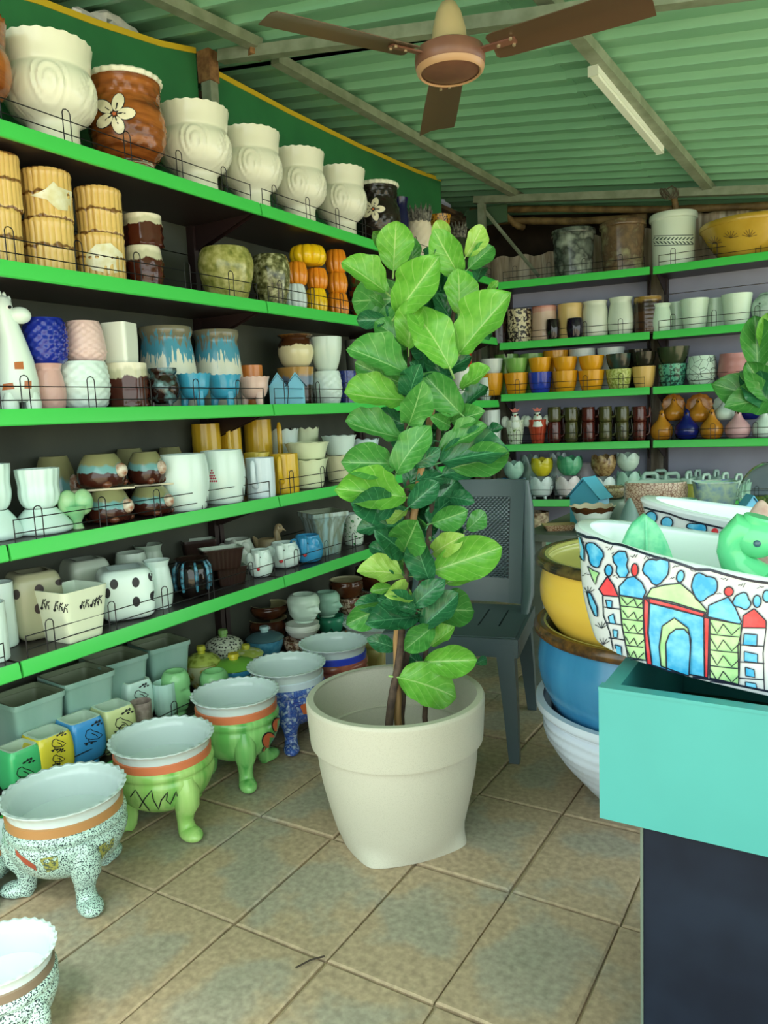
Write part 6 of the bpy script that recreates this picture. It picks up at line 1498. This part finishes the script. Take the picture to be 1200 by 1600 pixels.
# ================================================================== MIDDLE TABLE
tbx = obj('display_table', None, None, (-1.15, 2.98, 0)); tag(tbx, 'low wooden table crowded with pots behind the bowls', 'table')
TW_ = mat('#7a8278', .6, 'hstreak', '#68706a', s=8)
obj('table_top', MB().box((0, 0, TABLE_Z - .03), (1.85, 1.13, TABLE_Z)).mesh('table_top', TW_), tbx)
for x in (.03, 1.77):
    for y in (.03, 1.05): obj('leg', MB().box((x, y, 0), (x + .05, y + .05, TABLE_Z - .031)).mesh('leg', TW_), tbx)
def tt(px, w, y, yy): return spot(px, w, y, yy=yy, z=TABLE_Z)
birdhouse('birdhouse_planter', tt(921, 60, 742, 3.32), mat('#5bb4d4', .25), 'single turquoise birdhouse planter with a round hole on the table', 'blue birdhouse planters', rot=-.55, twin=False)
V(tt(926, 72, 786, 3.09), 'drip_bowl', 'pale fluted bowl with dark brown dripping rim', 'bowl', [(.4, 0), (.62, .3), (.9, .85), (1, 1)], mat('#cfe0dc', .2, 'drip', '#4a2c18', '#5a3418', s=24, p=(.76, .9, .12)), mat('#cfc0a8', .25), None, fn=scallop(10, .03, .03, .6), seg=60)
s = tt(1024, 100, 748, 3.28); V(s, 'oval_planter', 'long oval planter with pink-brown pebbled surface', 'planter', [(.66, 0), (.8, .15), (.96, .55), (1, .8), (.97, .95), (.95, 1)], mat('#cdb49e', .3, 'vor', '#8a6250', s=80, p=(.6, 0, 0)), mat('#bfd8c8', .3), 'bowls and planters on the table', seg=56, ey=.6)
a = V(tt(955, 46, 776, 3.42), 'bowl', 'grey-green bowl under a tan bowl beside the birdhouse', 'bowl', LOWBOWL, mat('#8fa694', .3), None, 'bowls and planters on the table')
V(spot(956, 44, 758, yy=3.42, z=a.top + .001), 'bowl', 'tan crackled bowl beside the turquoise birdhouse', 'bowl', LOWBOWL, mat('#b4a47c', .3, 'vor', '#7a6444', s=60), None, 'bowls and planters on the table')
V(tt(984, 38, 776, 3.06), 'cone_pot', 'grey cone-shaped lidded pot between bowl and oval planter', 'pot', [(.95, 0), (1, .2), (.85, .45), (.5, .75), (.1, 1)], mat('#6f8f8c', .35), None, None, inner=False)
s = tt(1117, 88, 750, 3.30); V(s, 'boat_planter', 'blue and cream streaked angular planter on the table', 'planter', [(.62, 0), (.7, .05), (.95, .95), (1, 1)], mat('#5f86b8', .3, 'noise', '#a9c0a8', '#4a70a8', s=16), mat('#a8d4bc', .3), 'bowls and planters on the table', sq=5, seg=56, ey=.7, rot=.25)
V(tt(1076, 34, 756, 3.75), 'pot', 'small olive pot behind the oval and blue planters', 'pot', CYL, mat('#9a9a3c', .3), None, 'bowls and planters on the table')
V(tt(1072, 36, 777, 3.1), 'bowl', 'small sea-green bowl between the oval and blue planters', 'bowl', LOWBOWL, mat('#7fb49a', .25), None, 'bowls and planters on the table')
birdhouse('birdhouse_planter', tt(1171, 48, 770, 3.06), mat('#4fb0dc', .2), 'bright blue birdhouse roof showing behind the second tub', 'blue birdhouse planters', rot=.4, twin=False, hole=False)
# glass terrarium
s = tt(1216, 128, 690, 3.28); r, h = s.r, s.h
GLS = bpy.data.materials.new('clear_glass'); GLS.use_nodes = True
g_ = GLS.node_tree.nodes['Principled BSDF']; g_.inputs['Base Color'].default_value = (.86, .96, .9, 1); g_.inputs['Transmission Weight'].default_value = 1.; g_.inputs['Roughness'].default_value = .03; g_.inputs['IOR'].default_value = 1.2
gl = MB(); sph = lambda k: [[(math.cos(t) * math.cos(p) * r * k, math.sin(t) * math.cos(p) * r * k, r + math.sin(p) * r * k) for t in [2 * PI * i / 40 for i in range(40)]] for p in [-PI / 2 + (PI * .86) * j / 22 for j in range(23)]]
gl.grid(sph(1.0) + list(reversed(sph(.975))), True)
ms = MB(); rows = []
for j in range(9):
    q = j / 8; rows.append([(math.cos(t) * r * .93 * q, math.sin(t) * r * .93 * q, r * (.72 + .22 * (1 - q * q) + .08 * mnoise.noise(Vector((math.cos(t) * q * 4, math.sin(t) * q * 4, 0))))) for t in [2 * PI * i / 36 for i in range(36)]])
for j in range(8):
    p = math.acos(.93) ; q = -.30 - 1.2 * j / 7
    rows.append([(math.cos(t) * r * .94 * math.cos(q), math.sin(t) * r * .94 * math.cos(q), r + r * .94 * math.sin(q)) for t in [2 * PI * i / 36 for i in range(36)]])
ms.grid(rows, True)
stones = MB()
random.seed(3)
for k in range(160):
    t = random.uniform(0, 6.28); q = math.sqrt(random.random()) * .86; b = Vector((math.cos(t) * r * q, math.sin(t) * r * q, r * (.76 + .2 * (1 - q * q))))
    stones.ball(b, (r * .05, r * .05, r * .06), 7, 5)
T('glass_terrarium', s, [('globe', gl.mesh('globe', GLS, 60)), part('soil', ms, mat('#7d7448', .9, 'noise', '#a89a60', s=60)), part('moss', stones, mat('#8a8a4a', .9, 'noise', '#5f7a3a', s=50))], 'round glass terrarium bowl with moss on the table', 'terrarium')
# second fig at the right edge
pt = finish(Vector((-.13, 3.74, TABLE_Z)), 66, None, .20)
V(pt, 'planter', 'pale planter of the small fig, behind the glass terrarium', 'planter', TAPER, MINT, mat('#3a2c1c', .8), None, floor=.8)
fg2 = obj('fiddle_leaf_fig', None, None, (pt.base.x, pt.base.y, TABLE_Z + .20 * .8 + .001)); tag(fg2, 'small fiddle leaf fig with leaves at the right photo edge', 'tree')
fi2 = Matrix.Translation(-fg2.location); D2 = camv(fg2.location).z
tip = fi2 @ at_depth(1206, 530, D2)
obj('trunk', MB().tube([(0, 0, 0), (tip.x * .3, tip.y * .3, tip.z * .4), (tip.x, tip.y, tip.z)], [.01, .008, .005], 8).mesh('trunk', BARK), fg2)
for bx, by, tx, ty, w, tn, k in ((1184, 578, 1180, 492, 42, 'm', 1), (1205, 625, 1168, 566, 44, 'm', 1), (1212, 640, 1162, 580, 36, 'd', 0), (1218, 632, 1128, 600, 48, 'm', 2), (1222, 622, 1140, 628, 40, 'm', 0), (1206, 560, 1196, 490, 34, 'l', 3), (1215, 610, 1240, 520, 46, 'm', 2), (1220, 600, 1290, 570, 44, 'd', 0)):
    place_leaf(fg2, fi2, bx, by, tx, ty, w, tn, D2, D2 - .04, random.uniform(-.2, .2), k)

# ================================================================== CEILING FAN AND TUBE LIGHT
FB = mat('#7a5444', .4, 'noise', '#6a463a', s=12); FC = mat('#b4a27a', .4); FBL = mat('#54402f', .35)
fc = at_depth(703, 93, 2.2); zr = roof_z(fc.x, fc.y) + .055
fan = obj('ceiling_fan', None, None, (fc.x, fc.y, fc.z)); tag(fan, 'brown three-blade ceiling fan with cream cone', 'fan')
mtr = MB(); 
mtr.grid([[(math.cos(t) * q, math.sin(t) * q, z) for t in [2 * PI * i / 48 for i in range(48)]] for q, z in ((.001, -.040), (.05, -.040), (.072, -.037), (.082, -.034), (.09, -.030), (.1, -.02), (.102, .0), (.098, .022), (.075, .034), (.001, .036))], True)
obj('motor', mtr.mesh('motor', FB), fan)
obj('motor_ring', MB().grid([[(math.cos(t) * q, math.sin(t) * q, z) for t in [2 * PI * i / 48 for i in range(48)]] for q, z in ((.084, -.036), (.089, -.040), (.096, -.034), (.099, -.024), (.094, -.022))], True).mesh('motor_ring', mat('#b08a68', .35)), fan)
cn = MB().grid([[(math.cos(t) * q, math.sin(t) * q, z) for t in [2 * PI * i / 36 for i in range(36)]] for q, z in ((.058, .034), (.056, .05), (.05, .052), (.048, .08), (.036, .125), (.022, .15), (.012, .155), (.001, .156))], True)
obj('cone_cover', cn.mesh('cone_cover', FC), fan)
obj('down_rod', MB().tube([(0, 0, .15), (0, 0, zr - fc.z)], .0085, 12).mesh('down_rod', FC), fan)
obj('ceiling_hook', MB().tube([(0, 0, zr - fc.z - .045), (0, 0, zr - fc.z - .003)], [.035, .03], 16).mesh('ceiling_hook', STEEL), fan)
aw = math.atan2(fc.y, fc.x)
for k, off in enumerate((0.10, 0.10 + 2 * PI / 3, 0.10 - 2 * PI / 3)):
    a = aw + off; mx = Matrix.Rotation(a, 4, 'Z') @ Matrix.Translation((0, 0, .004)) @ Matrix.Rotation(-.17, 4, 'X')
    bl = MB(); rows = []
    for i, x in enumerate((.128, .134, .15, .3, .48, .56)):
        w = (.042, .052, .056, .06, .064, .064)[i]; rows.append([mx @ Vector(p) for p in ((x, -w, -.005), (x, -w * .1, .0), (x, w * .35, .0), (x, w, -.008), (x, w, -.0055), (x, w * .35, .0025), (x, -w * .1, .0025), (x, -w, -.0025))])
    bl.grid(rows, True, 0, True, True)
    bo = obj('blade', bl.mesh('blade', FBL, 12), fan)
    ir = MB().box((.085, -.012, -.006), (.2, .012, -.0012), 0, mx); obj('blade_iron', ir.mesh('blade_iron', FB), bo)
    for x, y in ((.15, .0), (.19, -.014), (.19, .014)): obj('screw', MB().tube([mx @ Vector((x, y, -.010)), mx @ Vector((x, y, -.004))], .005, 8).mesh('screw', mat('#c9b89a', .3, metal=.6)), bo)
ta, tbb = at_roof(927, 108, -.002), at_roof(1031, 232, -.002)
dirn = (tbb - ta).normalized(); 
tl = obj('tube_light', None, None, (ta + tbb) / 2); tag(tl, 'white batten tube light fixed under the roof purlin', 'light')
fa = ta - tl.location; fb2 = tbb - tl.location
def batten(name, a, b, w, h, dz, m):
    t = (b - a).normalized(); sd2 = t.cross(Vector((0, 0, 1))).normalized(); up = sd2.cross(t); mb = MB(); c = []
    for p in (a, b): c += [p + sd2 * (w / 2 * i) + up * (h * j + dz) for i, j in ((-1, 0), (1, 0), (1, 1), (-1, 1))]
    mb.add(c, [(0, 1, 2, 3), (7, 6, 5, 4), (0, 4, 5, 1), (1, 5, 6, 2), (2, 6, 7, 3), (3, 7, 4, 0)]); return obj(name, mb.mesh(name, m), tl)
batten('housing', fa, fb2, .036, .022, -.012, mat('#dfeadf', .35)); batten('diffuser', fa + (fb2 - fa) * .01, fb2 - (fb2 - fa) * .01, .028, .012, -.025, mat('#e6efe4', .3))
for q in (0, 1): batten('end_cap', (fa, fb2)[q] - dirn * (.006 if q == 0 else 0), (fa, fb2)[q] + dirn * (.0 if q == 0 else .006), .038, .038, -.026, mat('#cfd8cc', .4))
cb = MB().tube([tl.location * 0 + fb2 + Vector((.03, 0, .03)), fb2 + Vector((.034, .0, .03)) + dirn * .3, fb2 + Vector((.03, 0, .03)) + dirn * .7], .003, 5); obj('cable', cb.mesh('cable', mat('#c8d0bc', .5)), tl)
